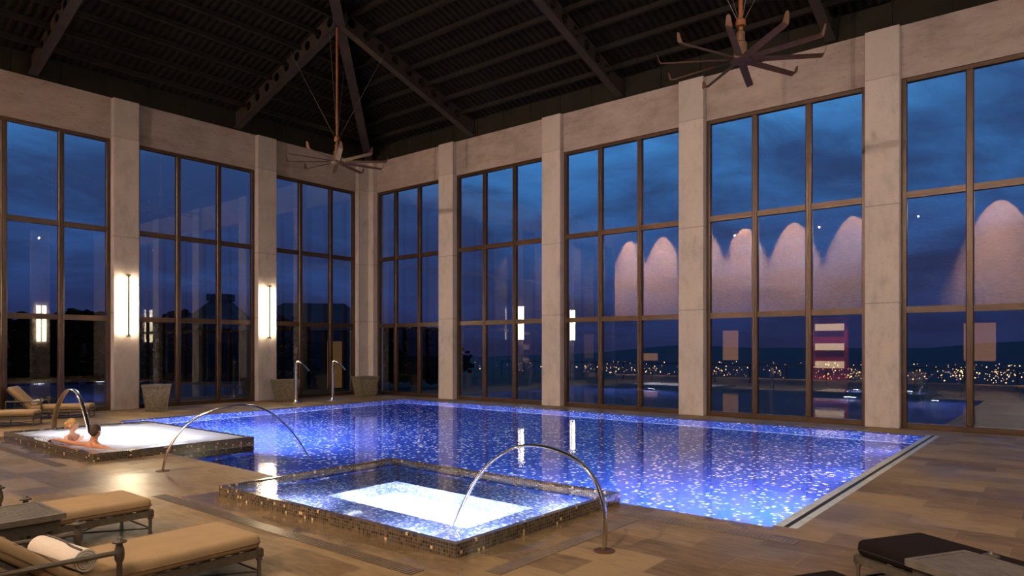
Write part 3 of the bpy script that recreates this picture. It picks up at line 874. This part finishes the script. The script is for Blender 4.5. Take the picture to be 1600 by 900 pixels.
def lounger(label, x, y, rz, dark=False, group='chaise longues on the deck', back=38):
    """foot end at local x=0, body runs to -x, width along y centred"""
    r = empty('sun_lounger', (x, y, 0), rz); tag(r, label, 'sun lounger', group)
    cm_, sm_ = (M['cushion_dark'], M['seam_dark']) if dark else (M['cushion'], M['seam']); hw = .35; L = 2.15; G = M['grey_metal']
    bm = B((-L, 0, -hw - .012, -hw + .03, .175, .235), (-L, 0, hw - .03, hw + .012, .175, .235), (-.045, 0, -hw, hw, .175, .235), (-L, -L + .04, -hw, hw, .175, .235))
    bm2 = [(-.02 - i * .12) for i in range(13)]
    for xx in bm2: box(bm, xx - .06, xx - .02, -hw + .03, hw - .03, .205, .22)
    link('frame', bm, G, r)
    for xx in (-.03, -L + .05):
        for sy in (-1, 1):
            bm = bmesh.new(); lathe(bm, [(.018, 0), (.02, .01), (.016, .03), (.016, .15), (.026, .155), (.026, .17), (.018, .175), (.03, .19), (.03, .245), (.012, .255)], 12, (xx, sy * (hw - .005), 0)); link('leg', bm, G, r, 'auto')
    ax = -1.12
    for sy in (-1, 1):
        yy = sy * (hw + .035)
        bm = bmesh.new(); lathe(bm, [(.02, 0), (.024, .01), (.019, .03), (.019, .40), (.030, .42), (.034, .46), (.03, .50), (.022, .52), (.022, .535), (.048, .54), (.048, .55), (.02, .56), (.014, .575)], 12, (ax, yy, 0))
        box(bm, ax - .012, ax + .012, min(yy, sy * hw) , max(yy, sy * hw), .19, .22); link('arm_post', bm, G, r, 'auto')
        bm = bmesh.new(); tube(bm, [(ax, yy, .47), (ax - .78, yy, .49)], .018, 8); tube(bm, [(ax - .78, yy, .49), (ax - .80, yy, .02)], .016, 8); link('armrest', bm, G, r, 'auto')
    bm = bmesh.new()
    tube(bm, [(-.03, -hw, .06), (-.03, hw, .06)], .009, 6); tube(bm, [(-.05, -hw, .06), (ax, hw, .06)], .008, 6); tube(bm, [(-.05, hw, .06), (ax, -hw, .06)], .008, 6); tube(bm, [(ax, -hw, .05), (ax, hw, .05)], .009, 6)
    tube(bm, [(-.58, 0, .02), (-.58, 0, .19)], .012, 8)
    link('stretcher', bm, G, r, 'auto')
    S = 1.42
    bm = bmesh.new(); rcush(bm, -S, -.01, -hw + .0, hw - .0, .238, .365, .045); cs = link('seat_cushion', bm, cm_, r, True)
    link('piping', seam_loop(-S, -.006, -hw - .002, hw + .002, .29), sm_, cs, True)
    a = math.radians(back); Mx = Matrix.Translation((-S + .02, 0, .25)) @ Matrix.Rotation(a, 4, 'Y')
    bm = B((-.74, 0, -hw + .02, hw - .02, -.03, 0)); bm.transform(Mx); bf = link('backrest_frame', bm, G, r)
    bm = bmesh.new(); rcush(bm, -.76, 0, -hw, hw, .004, .11, .04)
    for yb_ in (-.12, .12):
        lathe(bm, [(.014, .108), (.014, .115), (.006, .118)], 10, (-.42, yb_, 0))
    bm.transform(Mx); bc = link('back_cushion', bm, cm_, r, True)
    pb = seam_loop(-.76, 0, -hw - .002, hw + .002, .057); pb.transform(Mx); link('piping', pb, sm_, bc, True)
    return r


lounger('tan cushioned sun lounger at the left edge, behind the slatted table', 3.15, 7.66, 0)
lounger('tan cushioned sun lounger at the bottom left with a rolled towel on it', 3.12, 5.56, 0)
dC = math.atan2(.86, .5)
def rot_pt(fc, ang, hw=.36): return fc
lounger('dark cushioned sun lounger at the bottom right, behind the slatted table', 6.34, 1.20, dC, True)
lounger('dark cushioned sun lounger at the bottom edge with only one corner of its cushion showing', 4.84, 1.50, dC, True)
aF = math.atan2(-.5, .87)
lounger('tan cushioned sun lounger by the left window with a raised tufted backrest', 7.42, 20.95, aF, back=48)
lounger('tan cushioned sun lounger cut off by the left edge beyond the foaming hot tub', 5.82, 19.87, aF, back=10)


def table(label, x, y, rz, L=.7, hy=.345):
    """front right corner region; centred top"""
    r = empty('side_table', (x, y, 0), rz); tag(r, label, 'side table', 'slatted side tables between loungers')
    hx, h = L / 2 + .1, .53; bm = bmesh.new(); n = int(hy * 42)
    wv_ = (2 * hy - .06) / n
    for i in range(n):
        y0 = -hy + .03 + i * wv_; box(bm, -hx + .03, hx - .03, y0 + .008, y0 + wv_ - .002, h, h + .022)
    link('slatted_top', bm, M['slat'], r)
    link('gap_shade', B((-hx + .03, hx - .03, -hy + .03, hy - .03, h - .012, h - .002)), M['black'], r)  # black sheet added as the shade in the gaps between slats
    bm = B((-hx, hx, -hy, -hy + .03, h - .02, h + .026), (-hx, hx, hy - .03, hy, h - .02, h + .026), (-hx, -hx + .03, -hy + .03, hy - .03, h - .02, h + .026), (hx - .03, hx, -hy + .03, hy - .03, h - .02, h + .026)); link('border', bm, M['slat'], r)
    bm = B((-hx + .03, hx - .03, -hy + .03, -hy + .06, h - .11, h - .02), (-hx + .03, hx - .03, hy - .06, hy - .03, h - .11, h - .02), (-hx + .03, -hx + .06, -hy + .06, hy - .06, h - .11, h - .02), (hx - .06, hx - .03, -hy + .06, hy - .06, h - .11, h - .02)); link('apron', bm, M['grey_metal'], r)
    for sx in (-1, 1):
        for sy in (-1, 1):
            bm = bmesh.new(); lathe(bm, [(.02, 0), (.022, .012), (.017, .03), (.017, h - .14), (.027, h - .13), (.027, h - .03)], 12, (sx * (hx - .09), sy * (hy - .09), 0)); link('leg', bm, M['grey_metal'], r, 'auto')
    return r


table('grey slatted side table between the two near loungers at the left edge', 1.58, 6.70, 0, .75)
table('pale slatted side table beside the dark lounger at the bottom right', 5.00, .32, dC, .7, .27)


def towel(label, a, b, rad):
    a, b = Vector(a), Vector(b); L = (b - a).length; r = empty('rolled_towel', a); tag(r, label, 'towel', 'white rolled towels on loungers')
    ex = (b - a).normalized(); ez = Vector((0, 0, 1)); ey = ez.cross(ex).normalized(); R_ = Matrix((ex, ey, ez)).transposed().to_4x4()
    bm = bmesh.new(); prof = []; N = 90; turns = 4.5
    for i in range(N + 1):
        u = i / N; an = u * turns * 2 * PI; rr = rad * (.12 + .88 * u); prof.append((math.cos(an) * rr, math.sin(an) * rr + rad))
    th = rad * .13; inn = [(x * (1 - th / max(math.hypot(x, zz - rad), th * 1.3)), (zz - rad) * (1 - th / max(math.hypot(x, zz - rad), th * 1.3)) + rad) for x, zz in prof]
    v = [[bm.verts.new((xx, p[0], p[1])) for p in P] for xx in (0, L) for P in (prof, inn)]
    for i in range(N):
        bm.faces.new((v[0][i], v[0][i + 1], v[2][i + 1], v[2][i])); bm.faces.new((v[1][i], v[3][i], v[3][i + 1], v[1][i + 1]))
        bm.faces.new((v[0][i], v[1][i], v[1][i + 1], v[0][i + 1])); bm.faces.new((v[2][i], v[2][i + 1], v[3][i + 1], v[3][i]))
    bm.faces.new((v[0][-1], v[2][-1], v[3][-1], v[1][-1]))
    bmesh.ops.recalc_face_normals(bm, faces=bm.faces[:])
    bm.transform(R_); link('towel_roll', bm, M['towel'], r, 'auto')
    bm = bmesh.new(); an0 = turns * 2 * PI
    P = [(xx, math.cos(an) * (rad * 1.01), math.sin(an) * rad * 1.01 + rad) for xx, an in ((L * .01, 1.0), (L * .12, 1.15), (L * .3, 1.25), (L * .55, 1.5), (L * .75, 1.8), (L * .99, 1.9))]
    tube(bm, catmull(P, 4), .008, 6); bm.transform(R_); link('woven_stripe', bm, M['stripe'], r)
    return r


towel('white rolled towel with a dark stripe on the bottom left lounger', (1.72, 5.84, .366), (1.80, 5.20, .366), .085)
lx, ly = 7.42 - 1.30 * math.cos(aF), 20.95 - 1.30 * math.sin(aF); nrm_ = Vector((-math.sin(aF), math.cos(aF), 0))
towel('white rolled towel on the lounger by the left window', Vector((lx, ly, .366)) - nrm_ * .3, Vector((lx, ly, .366)) + nrm_ * .3, .075)


# ------------------------------------------------------------------ people
def capsule(bm, a, b, ra, rb, n=14, m=5):
    a, b = Vector(a), Vector(b); d_ = (b - a)
    L = d_.length; q = d_.to_track_quat('Z', 'Y') if L > 1e-6 else None
    rings = []
    for i in range(m + 1):
        th = -PI / 2 + i * (PI / 2) / m; rings.append((ra * math.cos(th), ra * math.sin(th)))
    for i in range(m + 1):
        th = i * (PI / 2) / m; rings.append((rb * math.cos(th), L + rb * math.sin(th)))
    V = []
    for r_, zz in rings:
        V.append([bm.verts.new(a + (q @ Vector((max(r_, 1e-4) * math.cos(2 * PI * k_ / n), max(r_, 1e-4) * math.sin(2 * PI * k_ / n), zz)))) for k_ in range(n)])
    for i in range(len(V) - 1):
        for k_ in range(n): bm.faces.new((V[i][k_], V[i][(k_ + 1) % n], V[i + 1][(k_ + 1) % n], V[i + 1][k_]))
    bm.faces.new(list(reversed(V[0]))); bm.faces.new(V[-1])


def ellip(bm, c, r, R_=None, n=20, m=12):
    V = []
    for i in range(m + 1):
        th = -PI / 2 + PI * i / m; row = []
        for k_ in range(n):
            p = Vector((max(math.cos(th), 1e-3) * math.cos(2 * PI * k_ / n) * r[0], max(math.cos(th), 1e-3) * math.sin(2 * PI * k_ / n) * r[1], math.sin(th) * r[2]))
            if R_ is not None: p = R_ @ p
            row.append(bm.verts.new(Vector(c) + p))
        V.append(row)
    for i in range(m):
        for k_ in range(n): bm.faces.new((V[i][k_], V[i][(k_ + 1) % n], V[i + 1][(k_ + 1) % n], V[i + 1][k_]))
    bm.faces.new(list(reversed(V[0]))); bm.faces.new(V[-1])


def fuse(name, bm, mat, parent, voxel=.007, smooth_it=3):
    o = link(name, bm, None); md = o.modifiers.new('r', 'REMESH'); md.mode = 'VOXEL'; md.voxel_size = voxel
    ms = o.modifiers.new('s', 'SMOOTH'); ms.iterations = smooth_it; ms.factor = .5
    dg = bpy.context.evaluated_depsgraph_get(); dg.update()
    me = bpy.data.meshes.new_from_object(o.evaluated_get(dg)); me.materials.clear(); me.materials.append(mat)
    for p in me.polygons: p.use_smooth = True
    bpy.data.objects.remove(o); o2 = bpy.data.objects.new(name, me); COL.objects.link(o2); o2.parent = parent; return o2


def head_parts(bm, c, R_):
    """skull, jaw, nose, ears; local +x = face direction, head height .23"""
    c = Vector(c)
    def P(x, y, zz): return c + R_ @ Vector((x, y, zz))
    ellip(bm, P(-.012, 0, .03), (.098, .076, .095), R_); ellip(bm, P(.022, 0, -.035), (.066, .058, .082), R_)
    ellip(bm, P(.045, 0, -.085), (.03, .028, .026), R_)
    capsule(bm, P(.082, 0, .012), P(.103, 0, -.025), .009, .014, 10, 3); ellip(bm, P(.09, 0, -.058), (.012, .022, .010), R_)
    ellip(bm, P(.075, .03, .022), (.018, .022, .010), R_); ellip(bm, P(.075, -.03, .022), (.018, .022, .010), R_)
    for sy in (-1, 1): ellip(bm, P(-.008, sy * .077, -.012), (.018, .010, .032), R_)


def hand(bm, wrist, R_, s=1., curl=.5, mirror=1):
    """R_: local +x towards the fingers, +z back of hand, palm slightly cupped; five separate fingers"""
    w_ = Vector(wrist)
    def P(x, y, zz): return w_ + R_ @ Vector((x * s, y * s * mirror, zz * s))
    for k_, y_ in enumerate((-.030, -.010, .010, .029)):
        capsule(bm, P(.0, y_ * .6, 0), P(.078, y_, .002), .015 * s, .0125 * s, 10, 3)
        ln = (.037, .043, .040, .031)[k_]; x0_, z0_ = .085, 0.; a = 0.
        pt = P(x0_, y_, 0); cx_, cz_ = x0_, 0.
        for j_ in range(3):
            a += curl * (.55, .8, .6)[j_]; l_ = ln * (1, .68, .55)[j_]
            cx2, cz2 = cx_ + l_ * math.cos(a), cz_ - l_ * math.sin(a); yy_ = y_ * (1 + .06 * (j_ + 1)); r0 = (.0095, .0088, .0082)[j_]
            capsule(bm, P(cx_, y_ * (1 + .06 * j_), cz_), P(cx2, yy_, cz2), r0 * s, (r0 - .0006) * s, 10, 3); cx_, cz_ = cx2, cz2
    capsule(bm, P(.02, -.028, -.004), P(.05, -.055, -.014), .013 * s, .0105 * s, 10, 3)
    capsule(bm, P(.05, -.055, -.014), P(.080, -.060, -.026), .0105 * s, .009 * s, 10, 3)


def frame_from(x, zup):
    x = Vector(x).normalized(); zz = Vector(zup); zz = (zz - x * zz.dot(x)).normalized(); y_ = zz.cross(x)
    return Matrix((x, y_, zz)).transposed()


# man: sits with his back to the near rim, both arms spread along it, face turned towards the tub
mx, my = 4.86, 13.72
man = empty('person', (mx, my, -.35)); tag(man, 'man with short dark hair sitting in the foam, arms spread on the rim', 'person')
bm = bmesh.new()
def mp(x, y, zz): return Vector((x, y, zz + .35))
capsule(bm, mp(.08, 0, -.22), mp(.05, 0, -.05), .15, .15); capsule(bm, mp(.05, -.02, -.05), mp(.0, 0, .1), .15, .12)
capsule(bm, mp(.05, -.08, -.06), mp(.05, .08, -.06), .14, .14)
capsule(bm, mp(.0, -.15, .135), mp(.0, .15, .135), .075, .075); capsule(bm, mp(.0, -.07, .17), mp(.01, .07, .17), .07, .07)
capsule(bm, mp(.0, 0, .15), mp(.025, 0, .30), .066, .058)
Rh = Matrix.Rotation(math.radians(28), 3, 'Z') @ Matrix.Rotation(math.radians(8), 3, 'Y')
head_parts(bm, mp(.045, .0, .385), Rh)
# left arm along the rim to image left (+y)
capsule(bm, mp(.0, .17, .135), mp(-.13, .44, .14), .057, .046); capsule(bm, mp(-.13, .44, .14), mp(-.19, .98, .165), .045, .031); capsule(bm, mp(-.17, .80, .155), mp(-.21, 1.05, .165), .036, .026)
capsule(bm, mp(-.19, .98, .165), mp(-.225, 1.25, .165), .036, .027)
hand(bm, mp(-.225, 1.25, .163), frame_from((-.35, 1, -.12), (-.1, 0, 1)), 1.0, .55, 1)
# right arm along the water edge to image right (-y)
capsule(bm, mp(.0, -.17, .135), mp(.02, -.42, .125), .057, .046); capsule(bm, mp(.02, -.42, .125), mp(.12, -.66, .09), .043, .03)
hand(bm, mp(.12, -.66, .09), frame_from((.6, -1, -.25), (0, 0, 1)), 1.0, .3, -1)
# legs under the foam
capsule(bm, mp(.08, -.1, -.2), mp(.52, -.14, -.16), .09, .065); capsule(bm, mp(.52, -.14, -.16), mp(.62, -.14, -.52), .06, .04)
capsule(bm, mp(.08, .1, -.2), mp(.52, .14, -.16), .09, .065); capsule(bm, mp(.52, .14, -.16), mp(.62, .14, -.52), .06, .04)
capsule(bm, mp(.60, -.14, -.55), mp(.76, -.15, -.56), .035, .03); capsule(bm, mp(.60, .14, -.55), mp(.76, .15, -.56), .035, .03)
fuse('body', bm, M['skin'], man)
def cap_hair(name, c, R_, mat, parent, back=0.):
    bm = bmesh.new(); c = Vector(c)
    def P(x, y, zz): return c + R_ @ Vector((x, y, zz))
    ellip(bm, P(-.020, 0, .045), (.102, .083, .092), R_); ellip(bm, P(-.05, 0, -.01), (.064, .074, .08), R_)
    if back:
        ellip(bm, P(-.125, 0, .02), (.05, .042, .045), R_); capsule(bm, P(-.13, 0, .0), P(-.165, 0, -.075), .036, .018)
        capsule(bm, P(.06, .05, .06), P(.02, .072, -.02), .02, .012); capsule(bm, P(.06, -.05, .06), P(.02, -.072, -.02), .02, .012)
    return fuse(name, bm, mat, parent, .008, 2)
cap_hair('hair', mp(.045, .0, .385), Rh, M['hair_dark'], man)
def eyes(parent, c, R_):
    for sy in (-1, 1):
        bm = bmesh.new(); ellip(bm, Vector(c) + R_ @ Vector((.082, sy * .030, .003)), (.009, .013, .007), R_, 10, 6); link('eye', bm, M['eye'], parent, True)
    bm = bmesh.new(); ellip(bm, Vector(c) + R_ @ Vector((.098, 0, -.058)), (.007, .02, .006), R_, 10, 6); link('mouth', bm, M['lip'], parent, True)
eyes(man, mp(.045, .0, .385), Rh)

# woman: beside him, turned in profile towards him, leaning back on the rim
wx, wy = 4.98, 14.98
wom = empty('person', (wx, wy, -.35)); tag(wom, 'woman with tied blond hair and coral bikini top facing the man in the foam', 'person')
bm = bmesh.new()
capsule(bm, mp(0, .02, -.25), mp(-.02, .02, -.02), .135, .115); capsule(bm, mp(-.02, .02, -.02), mp(-.03, .03, .14), .115, .10)
dirw = Vector((.55, -.84, 0)); sdw = Vector((.84, .55, 0))
sh = mp(-.03, .03, .17)
capsule(bm, sh - sdw * .12, sh + sdw * .12, .062, .062); capsule(bm, sh - sdw * .05, sh + sdw * .05, .066, .066)
capsule(bm, sh, sh + Vector((.0, -.01, .15)), .052, .045)
RhW = Matrix.Rotation(math.atan2(dirw.y, dirw.x), 3, 'Z')
hc = sh + Vector((.01, -.02, .235)); head_parts(bm, hc, RhW)
for s_ in (-.055, .055): ellip(bm, mp(-.03, .03, .06) + sdw * s_ + dirw * .085, (.05, .05, .05))
e1 = sh + sdw * .14 + Vector((.1, -.12, -.2)); capsule(bm, sh + sdw * .14, e1, .043, .036); w1 = e1 + Vector((.10, -.2, .05)); capsule(bm, e1, w1, .034, .024); hand(bm, w1, frame_from((.5, -1, .1), (0, 0, 1)), .9, .4, 1)
e2 = sh - sdw * .14 + Vector((-.02, -.10, -.22)); capsule(bm, sh - sdw * .14, e2, .043, .036); w2_ = e2 + Vector((.12, -.18, .16)); capsule(bm, e2, w2_, .034, .024); hand(bm, w2_, frame_from((.3, -.6, 1), (-1, 0, .3)), .9, .5, -1)
capsule(bm, mp(.05, -.02, -.25), mp(.42, -.25, -.15), .085, .06); capsule(bm, mp(.42, -.25, -.15), mp(.56, -.32, -.5), .055, .036)
capsule(bm, mp(.05, .08, -.25), mp(.46, -.05, -.15), .085, .06); capsule(bm, mp(.46, -.05, -.15), mp(.62, -.12, -.5), .055, .036)
fuse('body', bm, M['skin_pale'], wom)
cap_hair('hair', hc, RhW, M['hair_blond'], wom, 1.)
eyes(wom, hc, RhW)
bm = bmesh.new()
for s_ in (-.055, .055):
    ellip(bm, mp(-.03, .03, .06) + sdw * s_ + dirw * .092, (.052, .052, .054))
    capsule(bm, mp(-.03, .03, .10) + sdw * s_ * 1.4 + dirw * .10, sh + sdw * s_ * 1.6 + Vector((0, 0, .066)), .014, .014, 8, 3)
    capsule(bm, sh + sdw * s_ * 1.6 + Vector((0, 0, .066)), mp(-.03, .03, .06) + sdw * s_ * 1.6 - dirw * .105, .014, .014, 8, 3)
N_ = 20
loop = [mp(-.03, .03, .04) + sdw * (.142 * math.cos(2 * PI * q / N_)) + dirw * (.118 * math.sin(2 * PI * q / N_)) for q in range(N_ + 1)]
for q in range(N_): capsule(bm, loop[q], loop[q + 1], .017, .017, 8, 3)
fuse('bikini_top', bm, M['swim'], wom, .008, 2)

# ------------------------------------------------------------------ outdoors
struct(link('terrace_ground', B((XW + .3, 46, -60, 80, -.5, -.06)), M['terrace']))
struct(link('garden_ground', B((-80, XW + .3, YW + .3, 120, -.5, -.08), (XW + .3, 46, 80, 120, -.5, -.08)), M['ground']))
bm = bmesh.new()
gx, gy = 60, 40
# dark plain with the city, and rising hills at the horizon
vv = []
for i in range(gx + 1):
    row = []
    for j in range(gy + 1):
        a = -1.3 + 3.2 * i / gx; r_ = 60 * (6500 / 60) ** (j / gy)
        h_ = -70 + 66 * max(0, 1 - (r_ - 46) / 260) if r_ < 306 else -70
        if r_ > 3000: h_ = -70 + (r_ - 3000) / 3500 * (62 + 40 * math.sin(a * 5.3 + 1) + 32 * math.sin(a * 13 + 2) + 10 * math.sin(a * 31))
        row.append(bm.verts.new((r_ * math.cos(a), r_ * math.sin(a), h_ - 1.2)))
    vv.append(row)
for i in range(gx):
    for j in range(gy): bm.faces.new((vv[i][j], vv[i + 1][j], vv[i + 1][j + 1], vv[i][j + 1]))
struct(link('ground_far', bm, M['hill'], smooth=True))

cF = Vector((math.cos(YAW), math.sin(YAW), 0)); cR = Vector((math.sin(YAW), -math.cos(YAW), 0))
def bearing(u): return (cF + cR * ((u - 800) / F_PX)).normalized()
bm = bmesh.new(); rnd = random.Random(3)
for i in range(900):
    u = rnd.uniform(700, 1640) if i % 5 else rnd.uniform(1360, 1620)
    r_ = 900 * (2.6 ** (rnd.random() ** .8)) if rnd.random() < .8 else rnd.uniform(2200, 3300)
    if rnd.random() < .35: u = rnd.choice((950, 1010, 1120, 1300, 1340, 1500, 1560)) + rnd.gauss(0, 14)
    d_ = bearing(u); p = Vector((d_.x * r_, d_.y * r_, -67 + rnd.uniform(0, 6))); s_ = r_ / 1078 * rnd.choice((.3, .4, .45, .6, .95)) * .85
    w0 = [bm.verts.new(p + Vector(q) * s_) for q in ((1, 0, 0), (-1, 0, 0), (0, 1, 0), (0, -1, 0), (0, 0, 1), (0, 0, -1))]
    for f in ((0, 2, 4), (2, 1, 4), (1, 3, 4), (3, 0, 4), (2, 0, 5), (1, 2, 5), (3, 1, 5), (0, 3, 5)): bm.faces.new([w0[q] for q in f])
tag(link('city_lights', bm, M['city']), 'countless warm lights of a town scattered on the dark plain beyond the right windows', 'city lights', kind='stuff')


def tree(label, u, dist, width, height, n=150, group='dark trees outside the windows'):
    d_ = bearing(u); p = d_ * dist; r = empty('tree', (p.x, p.y, -.1)); tag(r, label, 'tree', group); rn = random.Random(int(u))
    bm = bmesh.new(); tube(bm, [(0, 0, 0), (.1, 0, height * .5), (0, .1, height * .8)], [.16, .11, .05], 8); link('trunk', bm, M['bark'], r)
    bm = bmesh.new()
    for i in range(n):
        a = rn.uniform(0, 2 * PI); q = rn.random() ** .5; zz = rn.uniform(.12, 1) * height; wr = width * .5 * q * math.sqrt(max(.05, 1 - ((zz / height - .45) / .62) ** 2))
        c = Vector((math.cos(a) * wr, math.sin(a) * wr, zz)); s_ = rn.uniform(.18, .42) * (width / 4) ** .5
        bmesh.ops.create_icosphere(bm, subdivisions=1, radius=s_, matrix=Matrix.Translation(c) @ Matrix.Rotation(rn.uniform(0, 3), 4, 'X') @ Matrix.Diagonal((1, rn.uniform(.5, 1), rn.uniform(.4, .8), 1)))
    link('foliage', bm, M['foliage'], r)
    return r


for u, dist, wd, h_, l in ((8, 38, 3.0, 3.5, 'dark bushy tree outside the leftmost window'), (72, 52, 4.4, 4.0, 'dark tree behind the middle of the leftmost window'), (128, 41, 3.0, 3.9, 'taller dark tree left of the foaming-tub lamp pillar'),
                           (168, 56, 4.6, 4.3, 'low dark tree just left of the foaming-tub lamp pillar'),
                           (243, 39, 3.0, 3.2, 'low dark tree right of the foaming-tub lamp pillar'), (283, 56, 3.2, 4.6, 'dark tree left of the pavilion outside'), (408, 60, 3.6, 4.2, 'dark tree between the pavilion and the long building'), (448, 30, 2.6, 3.2, 'slim dark tree in front of the long building'),
                           (598, 50, 5., 3.6, 'dark tree outside right of the corner pillar'), (655, 34, 3.6, 2.9, 'dark tree in the second pane right of the corner pillar'), (697, 46, 3.6, 2.3, 'low dark tree beside the first right pillar')):
    tree(l, u, dist, wd, h_)
# clipped hedge that closes the garden
hp = [bearing(u) * 44 for u in (-60, 60, 180, 300, 420, 560, 680)]
bm = bmesh.new(); rn = random.Random(9)
for i in range(len(hp) - 1):
    for k_ in range(12):
        c = hp[i].lerp(hp[i + 1], k_ / 12)
        for m_ in range(7):
            bmesh.ops.create_icosphere(bm, subdivisions=1, radius=rn.uniform(.25, .5), matrix=Matrix.Translation((c.x + rn.uniform(-.3, .3), c.y + rn.uniform(-.3, .3), rn.uniform(.2, 3.1))) @ Matrix.Diagonal((1.2, 1.2, .8, 1)))
        box(bm, c.x - .45, c.x + .45, c.y - .45, c.y + .45, -.1, 2.9)
tag(link('garden_hedge', bm, M['foliage']), 'long dark hedge closing the garden beyond the left windows', 'hedge')


def pavilion(label, u, dist, w_, eave, ridge, rz, cap=True, long_=1.):
    d_ = bearing(u); p = d_ * dist; r = empty('pavilion' if cap else 'garden_building', (p.x, p.y, -.1), rz); tag(r, label, 'building')
    hx, hy = w_ / 2 * long_, w_ / 2
    link('wall', B((-hx * .85, hx * .85, -hy * .85, hy * .85, 0, eave)), M['outer_wall'], r)
    bm = bmesh.new(); tx = max(.6, hx - hy + .6); e = [bm.verts.new((sx * hx, sy * hy, eave)) for sx, sy in ((-1, -1), (1, -1), (1, 1), (-1, 1))]
    mid = [bm.verts.new((sx * (tx + (hx - tx) * .38), sy * hy * .42, eave + (ridge - eave) * .5)) for sx, sy in ((-1, -1), (1, -1), (1, 1), (-1, 1))]
    tp = [bm.verts.new((sx * tx, sy * .35, ridge)) for sx, sy in ((-1, -1), (1, -1), (1, 1), (-1, 1))]
    if not cap:
        for q, mv in enumerate(mid): mv.co = (e[q].co + tp[q].co) / 2
    for A_, B_ in ((e, mid), (mid, tp)):
        for q in range(4): bm.faces.new((A_[q], A_[(q + 1) % 4], B_[(q + 1) % 4], B_[q]))
    bm.faces.new(tp); bm.faces.new(list(reversed(e)))
    link('roof', bm, M['thatch'], r)
    if cap:
        link('roof_cap', B((-tx - .15, tx + .15, -.5, .5, ridge, ridge + .45)), M['thatch'], r)
    else:
        link('warm_reflection', B((hx * .25, hx * .45, -hy * .86, -hy * .85, .1, 2.3)), M['reflect_glow'], r)  # glowing panel added to stand in for a warm interior reflection
    return r


pavilion('dark thatched pavilion with a stepped roof behind the window between the two lamp pillars', 345, 50, 6.0, 3.0, 5.1, YAW - PI / 2)
pavilion('long dark building with a low hipped roof behind the corner window', 492, 36, 5.0, 2.8, 4.2, YAW - PI / 2 + .15, False, 1.35)
# railing along the terrace edge
rl = empty('terrace_railing', (38, 10, -.06)); tag(rl, 'thin dark metal railing along the outdoor terrace edge beyond the right windows', 'railing')
link('top_rail', B((-.03, .03, -26, 22, .98, 1.03)), M['rail'], rl)
pp = None
for i in range(25):
    if pp is None: pp = link('post', B((-.025, .025, -.025, .025, 0, .98)), M['rail'], rl); q = pp
    else: q = pp.copy(); COL.objects.link(q)
    q.location = (0, -26 + i * 2, 0)
